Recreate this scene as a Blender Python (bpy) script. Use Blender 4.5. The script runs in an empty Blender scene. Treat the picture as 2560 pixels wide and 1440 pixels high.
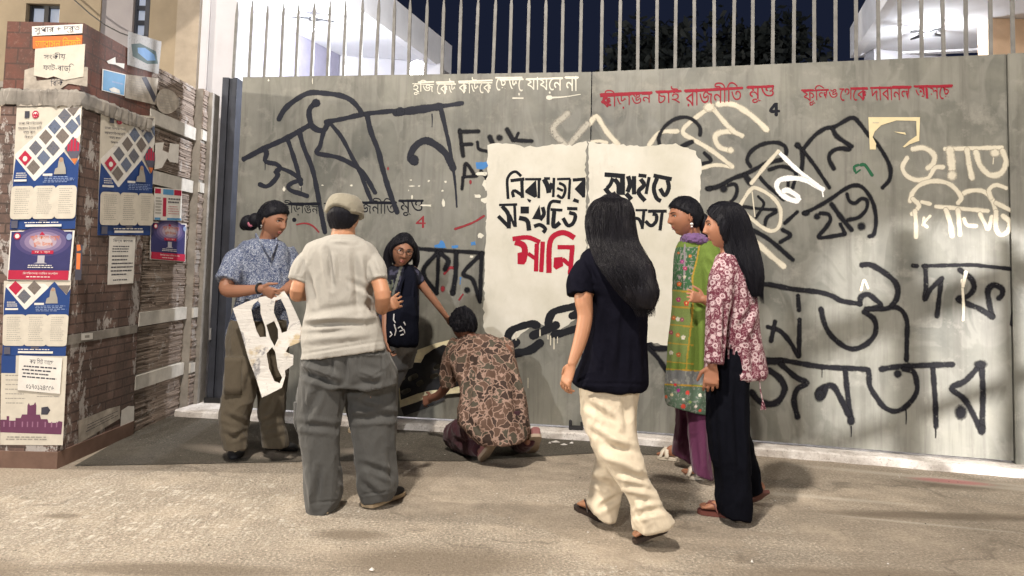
import bpy, math, random
import numpy as np
from mathutils import Vector, Matrix
from mathutils.geometry import tessellate_polygon
random.seed(7); RNG = np.random.default_rng(11)
scene = bpy.context.scene
COL = scene.collection
R = math.radians

# ------------------------------------------------------------------ camera
F = 1900.0; PITCH = R(3.8); ROLL = R(1.4); CAMH = 1.3
PY0 = 665 - F*math.tan(PITCH)
_f = Vector((0, math.cos(PITCH), math.sin(PITCH)))
_r0 = Vector((1, 0, 0)); _u0 = Vector((0, -math.sin(PITCH), math.cos(PITCH)))
_r = math.cos(ROLL)*_r0 + math.sin(ROLL)*_u0
_u = math.cos(ROLL)*_u0 - math.sin(ROLL)*_r0
EYE = Vector((0, 0, CAMH))
cam_d = bpy.data.cameras.new('camera'); cam = bpy.data.objects.new('camera', cam_d); COL.objects.link(cam)
cam_d.sensor_fit = 'HORIZONTAL'; cam_d.sensor_width = 36; cam_d.lens = 36*F/2560
cam_d.shift_x = 0; cam_d.shift_y = (PY0-720)/2560
cam_d.clip_start = .05; cam_d.clip_end = 500
m = Matrix.Identity(4)
for i in range(3):
    m[i][0] = _r[i]; m[i][1] = _u[i]; m[i][2] = -_f[i]; m[i][3] = EYE[i]
cam.matrix_world = m
scene.camera = cam

# ------------------------------------------------------------------ world, lamps, exposure
wd = bpy.data.worlds.new('World'); scene.world = wd; wd.use_nodes = True
nt = wd.node_tree; bg = nt.nodes['Background']
sky = nt.nodes.new('ShaderNodeTexSky'); sky.sky_type = 'NISHITA'; sky.sun_disc = False
sky.sun_elevation = R(-4.5); sky.sun_rotation = R(200)
mixn = nt.nodes.new('ShaderNodeMix'); mixn.data_type = 'RGBA'; mixn.inputs[0].default_value = .85
nt.links.new(sky.outputs[0], mixn.inputs[6]); mixn.inputs[7].default_value = (.10, .135, .30, 1)
nt.links.new(mixn.outputs[2], bg.inputs[0]); bg.inputs[1].default_value = .13
vs = scene.view_settings; vs.view_transform = 'Standard'; vs.look = 'None'; vs.gamma = 1; vs.exposure = -0.22; vs.use_curve_mapping = False

def lamp(name, loc, target, watt, size, col, kind='AREA', spread=180):
    l = bpy.data.lights.new(name, kind); l.energy = watt; l.color = col
    if kind == 'AREA': l.shape = 'DISK'; l.size = size; l.spread = R(spread)
    else: l.shadow_soft_size = size
    o = bpy.data.objects.new(name, l); COL.objects.link(o); o.location = loc
    o.rotation_euler = (Vector(target)-Vector(loc)).to_track_quat('-Z', 'Y').to_euler()
    return o
# street lamps behind the photographer and at either side, plus an added overhead light
lamp('street_and_fill_light', (-4.5, -7.5, 5.2), (0, 6, .8), 800, .22, (1, .97, .93))
lamp('street_and_fill_light', (9.0, -1.2, 4.6), (-1, 5.5, 1.2), 430, .35, (1, .88, .74))
lamp('street_and_fill_light', (-10.5, 4.62, 3.5), (0, 4.3, .3), 1250, .22, (1, .90, .76))
lamp('street_and_fill_light', (-1.2, .4, 6.8), (.4, 3.8, 0), 860, .3, (1, .90, .78))  # extra unseen overhead light, added to brighten the ground
# unseen low spot, added to throw a light pool on the gate's right end
hl = lamp('added_spot_light', (4.9, 1.3, .95), (3.0, 5.7, .80), 3000, .06, (1, .95, .90), 'SPOT'); hl.data.spot_size = R(25); hl.data.spot_blend = .35

scene.cycles.use_denoising = True
scene.cycles.max_bounces = 6; scene.cycles.transparent_max_bounces = 16

# ------------------------------------------------------------------ picture point -> place in the world
def ray(x, y): return _f + _r*((x-1280)/F) + _u*((PY0-y)/F)
def P(x, y, d):
    r = ray(x, y); return EYE + r*(d/r.y)
def G(x, y, z=0.0):
    r = ray(x, y); return EYE + r*((z-CAMH)/r.z)
def proj(a):
    a = np.asarray(a, float) - np.array(EYE)
    w = a @ np.array(_f)
    return np.stack([1280+F*(a @ np.array(_r))/w, PY0-F*(a @ np.array(_u))/w], 1)
class Plane:
    def __init__(s, o, u, n=None, v=None):
        s.o = Vector(o); s.u = Vector(u).normalized(); s.v = Vector(v).normalized() if v else Vector((0, 0, 1))
        s.n = s.u.cross(s.v).normalized()          # faces the viewer for u to the right
        if s.n.dot(EYE-s.o) < 0: s.n = -s.n
    def at(s, x, y, off=0):
        r = ray(x, y); o = s.o+s.n*off
        return EYE + r*((o-EYE).dot(s.n)/r.dot(s.n))

# ------------------------------------------------------------------ mesh helpers
class MB:
    def __init__(s): s.v = []; s.f = []; s.m = []; s.uv = []
    def add(s, vs, fs, mi=0, uv=None):
        b = len(s.v); s.v += [tuple(p) for p in vs]
        for f in fs: s.f.append(tuple(i+b for i in f)); s.m.append(mi)
        s.uv += list(uv) if uv is not None else [(0, 0)]*len(vs)
        return s
    def box(s, a, b, mi=0):
        x0, y0, z0 = a; x1, y1, z1 = b
        v = [(x0,y0,z0),(x1,y0,z0),(x1,y1,z0),(x0,y1,z0),(x0,y0,z1),(x1,y0,z1),(x1,y1,z1),(x0,y1,z1)]
        return s.add(v, [(0,3,2,1),(4,5,6,7),(0,1,5,4),(1,2,6,5),(2,3,7,6),(3,0,4,7)], mi)
    def obox(s, o, u, v, w, mi=0):        # oriented box: corner o and three edge vectors
        o, u, v, w = Vector(o), Vector(u), Vector(v), Vector(w)
        p = [o, o+u, o+u+v, o+v, o+w, o+u+w, o+u+v+w, o+v+w]
        return s.add(p, [(0,3,2,1),(4,5,6,7),(0,1,5,4),(1,2,6,5),(2,3,7,6),(3,0,4,7)], mi)
    def rings(s, rs, mi=0, cap=True):
        n = len(rs[0]); v = [p for r in rs for p in r]; f = []
        for i in range(len(rs)-1):
            for k in range(n):
                k2 = (k+1) % n
                f.append((i*n+k, i*n+k2, (i+1)*n+k2, (i+1)*n+k))
        if cap: f.append(tuple(range(n-1, -1, -1))); f.append(tuple((len(rs)-1)*n+k for k in range(n)))
        return s.add(v, f, mi)
    def tube(s, pts, rad, n=10, mi=0, asp=None, side=None, flat=False):
        pts = [Vector(p) for p in pts]
        if not hasattr(rad, '__len__'): rad = [rad]*len(pts)
        t0 = (pts[1]-pts[0]).normalized(); t1 = (pts[-1]-pts[-2]).normalized()
        P2, R2 = [], []
        for c, q in () if flat else ((.98, .2), (.75, .66), (.4, .917)): P2.append(pts[0]-t0*rad[0]*c); R2.append(rad[0]*q)
        P2 += pts; R2 += list(rad)
        for c, q in () if flat else ((.4, .917), (.75, .66), (.98, .2)): P2.append(pts[-1]+t1*rad[-1]*c); R2.append(rad[-1]*q)
        rs = []; up = Vector(side) if side else None
        for i, p in enumerate(P2):
            a = P2[max(0, i-1)]; b = P2[min(len(P2)-1, i+1)]; t = (b-a).normalized()
            if up is None: up = Vector((0, 0, 1)) if abs(t.z) < .9 else Vector((1, 0, 0))
            x = (up - t*up.dot(t)).normalized(); y = t.cross(x); 
            if side is None: up = x
            k = asp if asp else 1
            rs.append([p + x*R2[i]*math.cos(2*math.pi*j/n) + y*R2[i]*k*math.sin(2*math.pi*j/n) for j in range(n)])
        return s.rings(rs, mi)
    def sphere(s, c, r, mi=0, n=14, ax=None):
        c = Vector(c); r = (r, r, r) if not hasattr(r, '__len__') else r; rs = []
        ax = ax or Matrix.Identity(3)
        for i in range(1, n):
            a = math.pi*i/n
            rs.append([c + ax @ Vector((r[0]*math.sin(a)*math.cos(2*math.pi*j/(2*n)), r[1]*math.sin(a)*math.sin(2*math.pi*j/(2*n)), -r[2]*math.cos(a))) for j in range(2*n)])
        return s.rings(rs, mi)
    def poly(s, pts, mi=0, uv=None):
        pts = [Vector(p) for p in pts]
        return s.add(pts, [tuple(t) for t in tessellate_polygon([pts])], mi, uv)

def mesh_obj(name, mb, mats, parent=None, base=None, smooth=False):
    """link mb as one mesh object; base = the place its origin stands"""
    v = np.array(mb.v, float).reshape(-1, 3)
    base = Vector(base) if base is not None else (parent['_b'] if parent and '_b' in parent else Vector((0, 0, 0)))
    base = Vector(base)
    v = v - np.array(base)
    me = bpy.data.meshes.new(name); me.from_pydata(v.tolist(), [], mb.f); 
    for mt in (mats if isinstance(mats, (list, tuple)) else [mats]): me.materials.append(mt)
    if len(me.polygons) == len(mb.m): me.polygons.foreach_set('material_index', mb.m)
    if any(u != (0, 0) for u in mb.uv):
        ul = me.uv_layers.new(name='UVMap'); idx = np.zeros(len(me.loops), int); me.loops.foreach_get('vertex_index', idx)
        ul.data.foreach_set('uv', np.array(mb.uv, float)[idx].ravel())
    if smooth: me.polygons.foreach_set('use_smooth', [True]*len(me.polygons))
    me.update()
    o = bpy.data.objects.new(name, me); COL.objects.link(o)
    if parent: o.parent = parent
    else: o.location = base
    return o
def tag(o, label=None, cat=None, group=None, kind=None):
    if label: o['label'] = label
    if cat: o['category'] = cat
    if group: o['group'] = group
    if kind: o['kind'] = kind
    return o
ROOTS = []
def thing(name, loc, label, cat, group=None):
    o = bpy.data.objects.new(name, None); COL.objects.link(o); o.location = loc; o.empty_display_size = .1
    o['_b'] = tuple(loc); ROOTS.append(o)
    return tag(o, label, cat, group)
def part(name, mb, mats, root, parent=None, smooth=False, label=None):
    o = mesh_obj(name, mb, mats, parent or root, base=Vector(root['_b']), smooth=smooth)
    if label: o['label'] = label
    return o

# ------------------------------------------------------------------ materials
class N:
    def __init__(s, name):
        s.m = bpy.data.materials.new(name); s.m.use_nodes = True; s.t = s.m.node_tree
        s.b = s.t.nodes['Principled BSDF']; s.out = s.t.nodes['Material Output']
        s.tc = s.n('TexCoord')
    def n(s, t, **k):
        nd = s.t.nodes.new('ShaderNode'+t)
        for a, b in k.items(): setattr(nd, a, b)
        return nd
    def l(s, a, b): s.t.links.new(a, b)
    def set(s, nd, **k):
        for a, b in k.items():
            i = nd.inputs[a.replace('_', ' ')]
            if hasattr(b, 'is_output'): s.l(b, i)
            else: i.default_value = b
        return nd
    def coord(s, scale=(1, 1, 1), kind='Object', rot=(0, 0, 0)):
        mp = s.n('Mapping'); mp.inputs['Scale'].default_value = scale; mp.inputs['Rotation'].default_value = rot
        s.l(s.tc.outputs[kind], mp.inputs[0]); return mp.outputs[0]
    def noise(s, scale, detail=4, rough=.6, co=None, dist=0):
        nd = s.n('TexNoise'); s.set(nd, Scale=scale, Detail=detail, Roughness=rough, Distortion=dist)
        s.l(co or s.tc.outputs['Object'], nd.inputs['Vector']); return nd.outputs[0]
    def ramp(s, fac, stops):
        r = s.n('ValToRGB'); e = r.color_ramp.elements
        while len(e) < len(stops): e.new(.5)
        for i, (p, c) in enumerate(stops):
            e[i].position = p; e[i].color = (c, c, c, 1) if not hasattr(c, '__len__') else (*c[:3], 1)
        s.l(fac, r.inputs[0]); return r.outputs[0]
    def mix(s, fac, a, b, mode='MIX'):
        x = s.n('Mix', data_type='RGBA', blend_type=mode)
        for i, v in ((0, fac), (6, a), (7, b)):
            if hasattr(v, 'is_output'): s.l(v, x.inputs[i])
            elif i == 0: x.inputs[i].default_value = v
            else: x.inputs[i].default_value = (*v[:3], 1)
        return x.outputs[2]
    def math(s, op, a, b=0):
        x = s.n('Math', operation=op)
        for i, v in ((0, a), (1, b)):
            if hasattr(v, 'is_output'): s.l(v, x.inputs[i])
            else: x.inputs[i].default_value = v
        return x.outputs[0]
    def bump(s, h, strength=.3, dist=.01, prev=None):
        b = s.n('Bump'); b.inputs['Strength'].default_value = strength; b.inputs['Distance'].default_value = dist
        s.l(h, b.inputs['Height'])
        if prev is not None: s.l(prev, b.inputs['Normal'])
        return b.outputs[0]
    def fin(s, col, rough=.7, normal=None, metal=0, spec=.4):
        b = s.b
        if hasattr(col, 'is_output'): s.l(col, b.inputs['Base Color'])
        else: b.inputs['Base Color'].default_value = (*col[:3], 1)
        if hasattr(rough, 'is_output'): s.l(rough, b.inputs['Roughness'])
        else: b.inputs['Roughness'].default_value = rough
        if normal is not None: s.l(normal, b.inputs['Normal'])
        b.inputs['Metallic'].default_value = metal; b.inputs['Specular IOR Level'].default_value = spec
        return s.m
def sc(c, k): return tuple(min(1, x*k) for x in c)
def plain(name, col, rough=.7, var=.12, vscale=9, bump=.15, bscale=120, metal=0, spec=.35):
    s = N(name); n1 = s.noise(vscale, 5); n2 = s.noise(bscale, 3)
    c = s.mix(s.ramp(n1, [(.3, 0), (.7, 1)]), sc(col, 1-var), sc(col, 1+var))
    return s.fin(c, rough, s.bump(n2, bump, .003), metal, spec)
def cloth(name, col, var=.08, fold=.35, weave=700, rough=.85, fscale=9, stretch=(1, 1, .45), spec=.2, sheen=.15):
    s = N(name); w = s.noise(weave, 2); f = s.noise(fscale, 3, .5, s.coord(stretch), dist=.8)
    c = s.mix(s.noise(30, 4), sc(col, 1-var), sc(col, 1+var))
    wr = s.noise(24, 3, .55, s.coord((1, 1, .5)), 1.2); rg = s.math('ABSOLUTE', s.math('SUBTRACT', wr, .5))
    nb = s.bump(w, .25, .001); nb = s.bump(f, fold, .02, nb); nb = s.bump(rg, fold*1.1, .012, nb)
    dk = max(col) < .04
    m = s.fin(c, rough, nb, 0, .04 if dk else spec); s.b.inputs['Sheen Weight'].default_value = 0 if dk else sheen
    return m
def skin(name, col):
    s = N(name); n1 = s.noise(14, 4); n2 = s.noise(260, 3)
    c = s.mix(n1, sc(col, .88), (min(1, col[0]*1.14), col[1]*1.06, col[2]*1.02))
    m = s.fin(c, .52, s.bump(n2, .12, .002), 0, .4)
    s.b.inputs['Subsurface Weight'].default_value = .06; s.b.inputs['Subsurface Radius'].default_value = (.012, .004, .002)
    return m
def hairmat(name, col=(.006, .006, .009), sh=(90, 90, 5), rough=.48):
    s = N(name); n1 = s.noise(1, 4, .7, s.coord(sh)); n2 = s.noise(7, 3)
    c = s.mix(n1, sc(col, .6), sc(col, 2.2))
    return s.fin(c, rough, s.bump(n1, .9, .006), 0, .16)
def spray(name, col, soft=.45, gap=0.24, gloss=.55):
    """paint sprayed or brushed on: UV.y runs 0 (middle of the stroke) to 1 (its edge)"""
    s = N(name); uv = s.n('SeparateXYZ'); s.l(s.tc.outputs['UV'], uv.inputs[0])
    n1 = s.noise(90, 3); n2 = s.noise(14, 5, .7)
    e = s.math('ADD', uv.outputs[1], s.math('MULTIPLY', s.math('SUBTRACT', n1, .5), .5))
    a = s.ramp(e, [(1-soft, 1), (1.0, 0)])
    if gap > 0: a = s.math('MULTIPLY', a, s.ramp(s.noise(38, 6, .75), [(gap-.06, .15), (gap+.07, 1)]))
    c = s.mix(n2, sc(col, .8), sc(col, 1.2))
    m = s.fin(c, gloss, None, 0, .15); s.l(a, s.b.inputs['Alpha'])
    return m
# ================================================================== SETTING
def ground_mat(name, base, dark_strip=False):
    s = N(name); big = s.noise(.7, 6, .65); mid = s.noise(4.5, 6, .7); fine = s.noise(70, 4, .7); grit = s.noise(210, 2)
    c = s.mix(s.ramp(big, [(.3, 0), (.7, 1)]), sc(base, .70), sc(base, 1.15))
    c = s.mix(s.ramp(mid, [(.35, 0), (.75, .55)]), c, sc((base[0], base[1]*.93, base[2]*.86), .62))
    c = s.mix(s.ramp(fine, [(.40, .75), (.58, 0)]), c, sc(base, .36))
    c = s.mix(s.ramp(fine, [(.58, 0), (.70, .7)]), c, sc(base, 1.8))
    vor = s.n('TexVoronoi'); s.set(vor, Scale=95.0, Randomness=1.0); s.l(s.tc.outputs['Object'], vor.inputs['Vector'])
    c = s.mix(s.ramp(vor.outputs[0], [(.10, .55), (.24, 0)]), c, (.62, .55, .46))
    def spot(cx, cy, rx, ry, rot=0):
        mp = s.n('Mapping'); mp.vector_type = 'TEXTURE'; mp.inputs['Location'].default_value = (cx, cy, 0); mp.inputs['Rotation'].default_value = (0, 0, rot)
        mp.inputs['Scale'].default_value = (rx, ry, 1)
        ad = s.n('VectorMath', operation='ADD'); wob = s.n('TexNoise'); s.set(wob, Scale=3.0, Detail=5.0); s.l(s.tc.outputs['Object'], wob.inputs['Vector'])
        scl = s.n('VectorMath', operation='SCALE'); s.l(wob.outputs[1], scl.inputs[0]); scl.inputs['Scale'].default_value = .35*min(rx, ry)
        s.l(s.tc.outputs['Object'], ad.inputs[0]); s.l(scl.outputs[0], ad.inputs[1]); s.l(ad.outputs[0], mp.inputs[0])
        g = s.n('TexGradient', gradient_type='SPHERICAL'); s.l(mp.outputs[0], g.inputs[0]); return g.outputs[1]
    rgh = .88
    wv = s.n('TexNoise'); s.set(wv, Scale=2.5, Detail=6.0); s.l(s.tc.outputs['Object'], wv.inputs['Vector']); ad2 = s.n('VectorMath', operation='MULTIPLY_ADD'); s.l(wv.outputs[1], ad2.inputs[0]); ad2.inputs[1].default_value = (.5, .5, .5); s.l(s.tc.outputs['Object'], ad2.inputs[2])
    cr = s.n('TexVoronoi', feature='DISTANCE_TO_EDGE'); s.set(cr, Scale=.75); s.l(ad2.outputs[0], cr.inputs['Vector']); crk = s.math('MULTIPLY', s.ramp(cr.outputs[0], [(.004, 1), (.016, 0)]), s.ramp(s.noise(1.3, 4), [(.48, 0), (.56, 1)]))
    pt = s.n('TexVoronoi'); s.set(pt, Scale=1.1); s.l(ad2.outputs[0], pt.inputs['Vector']); pc = s.n('SeparateColor'); s.l(pt.outputs[1], pc.inputs[0])
    c = s.mix(s.ramp(pc.outputs[0], [(.55, 0), (.6, .28), (1, .5)]), c, sc((base[0], base[1]*.95, base[2]*.9), .62)); c = s.mix(s.ramp(s.noise(1.6, 7, .75), [(.50, 0), (.66, .35)]), c, sc((base[0], base[1]*.97, base[2]*.94), 1.45))
    c = s.mix(s.math('MULTIPLY', crk, .30), c, (.05, .042, .035))
    if not dark_strip:
        # lime wash scuffed across the scored concrete
        st = s.noise(1, 5, .72, s.coord((34, 5.5, 1), rot=(0, 0, R(4)))); st2 = s.noise(1, 4, .6, s.coord((7, 30, 1)))
        reg = s.math('ADD', s.ramp(spot(-1.75, 4.15, 1.35, .85), [(.0, 0), (.55, 1)]), s.math('MULTIPLY', s.ramp(spot(.55, 3.2, .8, .35), [(0, 0), (.5, 1)]), .7))
        k = s.math('MULTIPLY', s.math('MULTIPLY', s.ramp(st, [(.5, 0), (.62, 1)]), s.ramp(st2, [(.42, 0), (.58, 1)])), reg)
        c = s.mix(s.math('MULTIPLY', k, .8), c, (.72, .68, .60))
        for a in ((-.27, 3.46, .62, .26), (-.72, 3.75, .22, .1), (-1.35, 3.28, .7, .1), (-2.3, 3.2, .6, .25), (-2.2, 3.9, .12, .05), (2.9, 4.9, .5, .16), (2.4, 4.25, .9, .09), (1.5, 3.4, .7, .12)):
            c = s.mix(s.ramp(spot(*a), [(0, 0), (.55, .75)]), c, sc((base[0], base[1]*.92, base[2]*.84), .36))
        for a in ((2.75, 5.03, 1.1, .07, R(-17)), (3.1, 4.83, .8, .06, R(-16)), (1.75, 4.55, .8, .05, R(-12)), (2.2, 4.1, .7, .025, R(-14))):  # pale streaks of light past the gate, with some scuffing, put into the colour
            c = s.mix(s.ramp(spot(*a), [(0, 0), (.7, .45)]), c, (.60, .55, .47))
        c = s.mix(s.ramp(spot(2.85, 4.95, .28, .07, R(-14)), [(0, 0), (.5, .8)]), c, (.48, .20, .20))
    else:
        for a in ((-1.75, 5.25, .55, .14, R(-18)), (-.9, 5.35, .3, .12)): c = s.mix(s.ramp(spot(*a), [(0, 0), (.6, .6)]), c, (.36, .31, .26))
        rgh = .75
    nb = s.bump(fine, .9, .012); nb = s.bump(vor.outputs[0], .3, .004, nb); nb = s.bump(mid, .5, .03, nb)
    return s.fin(c, rgh, nb, 0, .25)

M_ground = ground_mat('ground_concrete', (.48, .42, .345))
M_strip = ground_mat('darker_concrete', (.135, .124, .104), True)
mb = MB()
xs = np.concatenate([[-80, -30, -12], np.linspace(-6, 6, 13), [12, 30, 80]]); ys = np.concatenate([[-40, -12], np.linspace(0, 8, 9), [12, 25, 60, 140]])
vv = [(x, y, 0) for y in ys for x in xs]; nx = len(xs)
mb.add(vv, [(j*nx+i, j*nx+i+1, (j+1)*nx+i+1, (j+1)*nx+i) for j in range(len(ys)-1) for i in range(nx-1)])
tag(mesh_obj('ground', mb, M_ground), kind='structure')

GL0, GL1, GR1 = G(560, 1021, .06), G(1464, 1072, .06), G(2536, 1158, .06)
PL = Plane(GL0, GL1-GL0); PR = Plane(GL1, GR1-GL1)
ZT = (PL.at(1466, 178).z + PL.at(600, 195).z + PR.at(2530, 134).z)/3
print('gate', GL0, GL1, GR1, 'tops', PL.at(600, 195).z, PL.at(1466, 178).z, PR.at(1480, 177).z, PR.at(2530, 134).z)

# darker strip of ground between the pillar fronts and the sill
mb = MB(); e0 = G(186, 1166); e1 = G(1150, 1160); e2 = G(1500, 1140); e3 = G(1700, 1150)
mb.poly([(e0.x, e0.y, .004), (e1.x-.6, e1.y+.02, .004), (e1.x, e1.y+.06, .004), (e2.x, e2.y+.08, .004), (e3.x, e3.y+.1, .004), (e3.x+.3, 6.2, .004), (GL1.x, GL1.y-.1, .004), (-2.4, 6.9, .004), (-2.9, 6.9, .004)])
tag(mesh_obj('dark_strip', mb, M_strip), kind='structure')

# white washed sill under the gate
def sill_mat():
    s = N('limewashed_sill'); n1 = s.noise(9, 6, .7); n2 = s.noise(60, 4)
    c = s.mix(s.ramp(n1, [(.35, 0), (.65, 1)]), (.50, .46, .43), (.78, .75, .72)); c = s.mix(s.ramp(n2, [(.25, .8), (.45, 0)]), c, (.2, .17, .15))
    return s.fin(c, .8, s.bump(n2, .5, .006))
M_sill = sill_mat()
mb = MB()
for a, b, pl in ((GL0-PL.u*.35, GL1, PL), (GL1, GR1+PR.u*1.2, PR)):
    a, b = Vector(a), Vector(b); n = 26; d = (b-a)/n; rs = []
    for i in range(n+1):
        p = a+d*i; j = RNG.normal(0, .006); k = RNG.normal(0, .003)
        q = p+pl.n*(.15+j); w = p-pl.n*.35
        rs.append([(q.x, q.y, -.02), (q.x, q.y, .045+k), ((p+pl.n*(.13+j)).x, (p+pl.n*(.13+j)).y, .055+k), (p.x, p.y, .056), (w.x, w.y, .056), (w.x, w.y, -.02)])
    mb.rings([r[::-1] for r in rs])
tag(mesh_obj('sill', mb, M_sill, base=(0, 6, 0)), kind='structure')

# ------------------------------------------------------------------ gate
def gate_mat():
    s = N('grey_gate_paint'); n1 = s.noise(1.3, 6, .62); n2 = s.noise(7, 6, .7); st = s.noise(1, 5, .65, s.coord((16, 16, .9))); n3 = s.noise(55, 5, .7); n4 = s.noise(3, 3, .5, s.coord((1, 1, .6)), 1.5)
    base = (.138, .144, .130)
    c = s.mix(s.ramp(n1, [(.3, 0), (.7, 1)]), sc(base, .52), sc((.168, .166, .142), 1.45))
    c = s.mix(s.ramp(n4, [(.46, 0), (.52, .6), (.66, .2)]), c, (.215, .212, .19))
    c = s.mix(s.ramp(st, [(.48, 0), (.7, .6)]), c, (.09, .086, .075))
    c = s.mix(s.ramp(n2, [(.55, 0), (.72, .65)]), c, (.28, .27, .24))
    c = s.mix(s.ramp(n3, [(.66, 0), (.72, .55)]), c, (.11, .10, .09)); c = s.mix(s.ramp(n3, [(.24, .7), (.30, 0)]), c, (.34, .32, .28))
    return s.fin(c, s.ramp(n2, [(.3, .42), (.7, .62)]), s.bump(n3, .12, .003, s.bump(n1, .25, .02)), 0, .45)
M_gate = gate_mat()
M_post = plain('dark_steel_paint', (.040, .044, .058), .5, .3, 5, .15, 60)
M_bar = plain('bar_paint', (.16, .157, .15), .5, .25, 12, .15, 60)
M_dark = plain('black_iron', (.02, .02, .022), .6)
def leaf(name, a, b, pl, nb, label, x_first, x_last, cat='gate'):
    a, b = Vector(a), Vector(b); root = thing(name, (a+b)/2, label, cat, 'leaves of the steel gate')
    L = (b-a).length; u = pl.u; n = pl.n; T = .045
    mb = MB(); a0 = Vector((a.x, a.y, .075)); mb.obox(a0+u*.004, u*(L-.008), -n*T, Vector((0, 0, ZT-.075)))
    part('panel', mb, M_gate, root)
    s0, s1 = (pl.at(x_first, 180)-a).dot(u), (pl.at(x_last, 180)-a).dot(u)
    for i in range(nb):
        s = s0+(s1-s0)*i/(nb-1)+RNG.normal(0, .003); c = a+u*s-n*.022; hw = .0125; th = .008; h = .67+RNG.normal(0, .004); lean = RNG.normal(0, .004)
        z0 = ZT+.0; mb = MB(); rs = []
        for z, w in ((z0, hw), (z0+h-.11, hw), (z0+h, .002)):
            o = Vector((c.x, c.y, z))+u*lean*(z-z0)/h
            rs.append([o-u*w-n*th, o+u*w-n*th, o+u*w+n*th, o-u*w+n*th])
        mb.rings(rs); part('bar', mb, M_bar, root)
    return root
LEAF_L = leaf('gate_leaf', GL0+PL.u*.02, GL1, PL, 22, 'left leaf of the grey steel gate, with the huge black brushed word', 581, 1449)
LEAF_R = leaf('gate_leaf', GL1, GR1, PR, 21, 'right leaf of the grey steel gate, with two red slogans along its top', 1502, 2537)
# dark steel post at the left of the gate, and the frame post at its right
root = thing('gate_post', G(537, 1022), 'dark grey steel channel post at the left end of the gate', 'gate post')
p0 = G(515, 1022); p1 = G(560, 1021); mb = MB()
zt = P(545, 193, p0.y).z
mb.box((p0.x, p0.y, 0), (p0.x+.055, p0.y+.16, zt)); mb.box((p0.x+.055, p0.y+.03, 0), (p1.x-.05, p0.y+.16, zt)); mb.box((p1.x-.05, p0.y-.002, 0), (p1.x-.012, p0.y+.16, zt))
part('channel', mb, M_post, root)
mb = MB(); mb.box((p0.x-.01, p0.y-.03, 0), (p1.x, p0.y-.004, .10)); part('base_plate', mb, M_dark, root)
mb = MB(); c = P(526, 835, p0.y-.01); mb.box((c.x-.008, c.y-.012, c.z-.05), (c.x+.008, c.y+.006, c.z+.05)); part('latch', mb, plain('worn_zinc', (.5, .5, .5), .4, metal=.6), root)
root = thing('gate_post', GR1+PR.u*.1, 'grey brown steel frame post at the right end of the gate', 'gate post')
mb = MB(); mb.obox(GR1+PR.u*.004+PR.n*.012-Vector((0, 0, .06)), PR.u*.45, -PR.n*.08, Vector((0, 0, ZT))); part('channel', mb, M_gate, root)
# padlocked floor bolt at the meeting of the leaves
root = thing('floor_bolt', G(1440, 1085), 'small black drop bolt at the foot of the gate joint', 'bolt')
mb = MB(); q = PL.at(1440, 1078, .03); mb.box((q.x-.05, q.y-.03, .062), (q.x+.05, q.y+.01, .085)); mb.tube([(q.x-.045, q.y-.01, .06), (q.x-.045, q.y-.01, .12)], .012); mb.tube([(q.x+.04, q.y-.01, .06), (q.x+.04, q.y-.01, .11)], .009)
part('bolt_body', mb, M_dark, root)

# ------------------------------------------------------------------ tiled pillar
def brick_mat(name, c1, c2, mortar, bw, bh, paper=.0, off=.5):
    s = N(name); uv = s.tc.outputs['UV']; wob = s.noise(6, 4)
    b = s.n('TexBrick'); b.offset = off; s.set(b, Scale=1.0, Mortar_Size=.006, Mortar_Smooth=.3, Bias=0.0, Brick_Width=bw, Row_Height=bh)
    b.inputs['Color1'].default_value = (*c1, 1); b.inputs['Color2'].default_value = (*c2, 1); b.inputs['Mortar'].default_value = (*mortar, 1); s.l(uv, b.inputs['Vector'])
    n1 = s.noise(5, 6, .7); n2 = s.noise(45, 5, .7)
    c = s.mix(s.ramp(n1, [(.35, .7), (.65, 0)]), b.outputs[0], (.06, .05, .045)); c = s.mix(s.ramp(n2, [(.55, 0), (.75, .5)]), c, (.30, .20, .16))
    if paper:
        p1 = s.noise(4.0, 8, .78, s.coord((1.5, 1.5, .8)), .3); p2 = s.noise(13, 6, .7, s.coord((1, 1, .5)))
        k = s.math('MULTIPLY', s.ramp(p1, [(paper, 0), (paper+.025, 1)]), s.ramp(p2, [(.40, 0), (.46, 1)]))
        c = s.mix(k, c, s.mix(n2, (.30, .275, .26), (.52, .49, .47)))
    nb = s.bump(b.outputs[1], -.5, .006); nb = s.bump(n2, .3, .004, nb)
    return s.fin(c, .75, nb)
M_brick = brick_mat('red_brown_tile', (.16, .098, .082), (.205, .13, .108), (.07, .045, .038), .21, .062, .535)
M_brick_up = brick_mat('upper_red_tile', (.19, .075, .055), (.165, .065, .05), (.10, .05, .04), .15, .10, 0)
M_conc = plain('weathered_concrete', (.27, .25, .225), .85, .3, 7, .4, 60)
PX0, PX1, PY_0, PY_1 = -3.23, -2.742, 4.73, 5.66
PF = Plane((PX0, PY_0, 0), (1, 0, 0)); PSR = Plane((PX1, PY_0, 0), (0, 1, 0))
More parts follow.
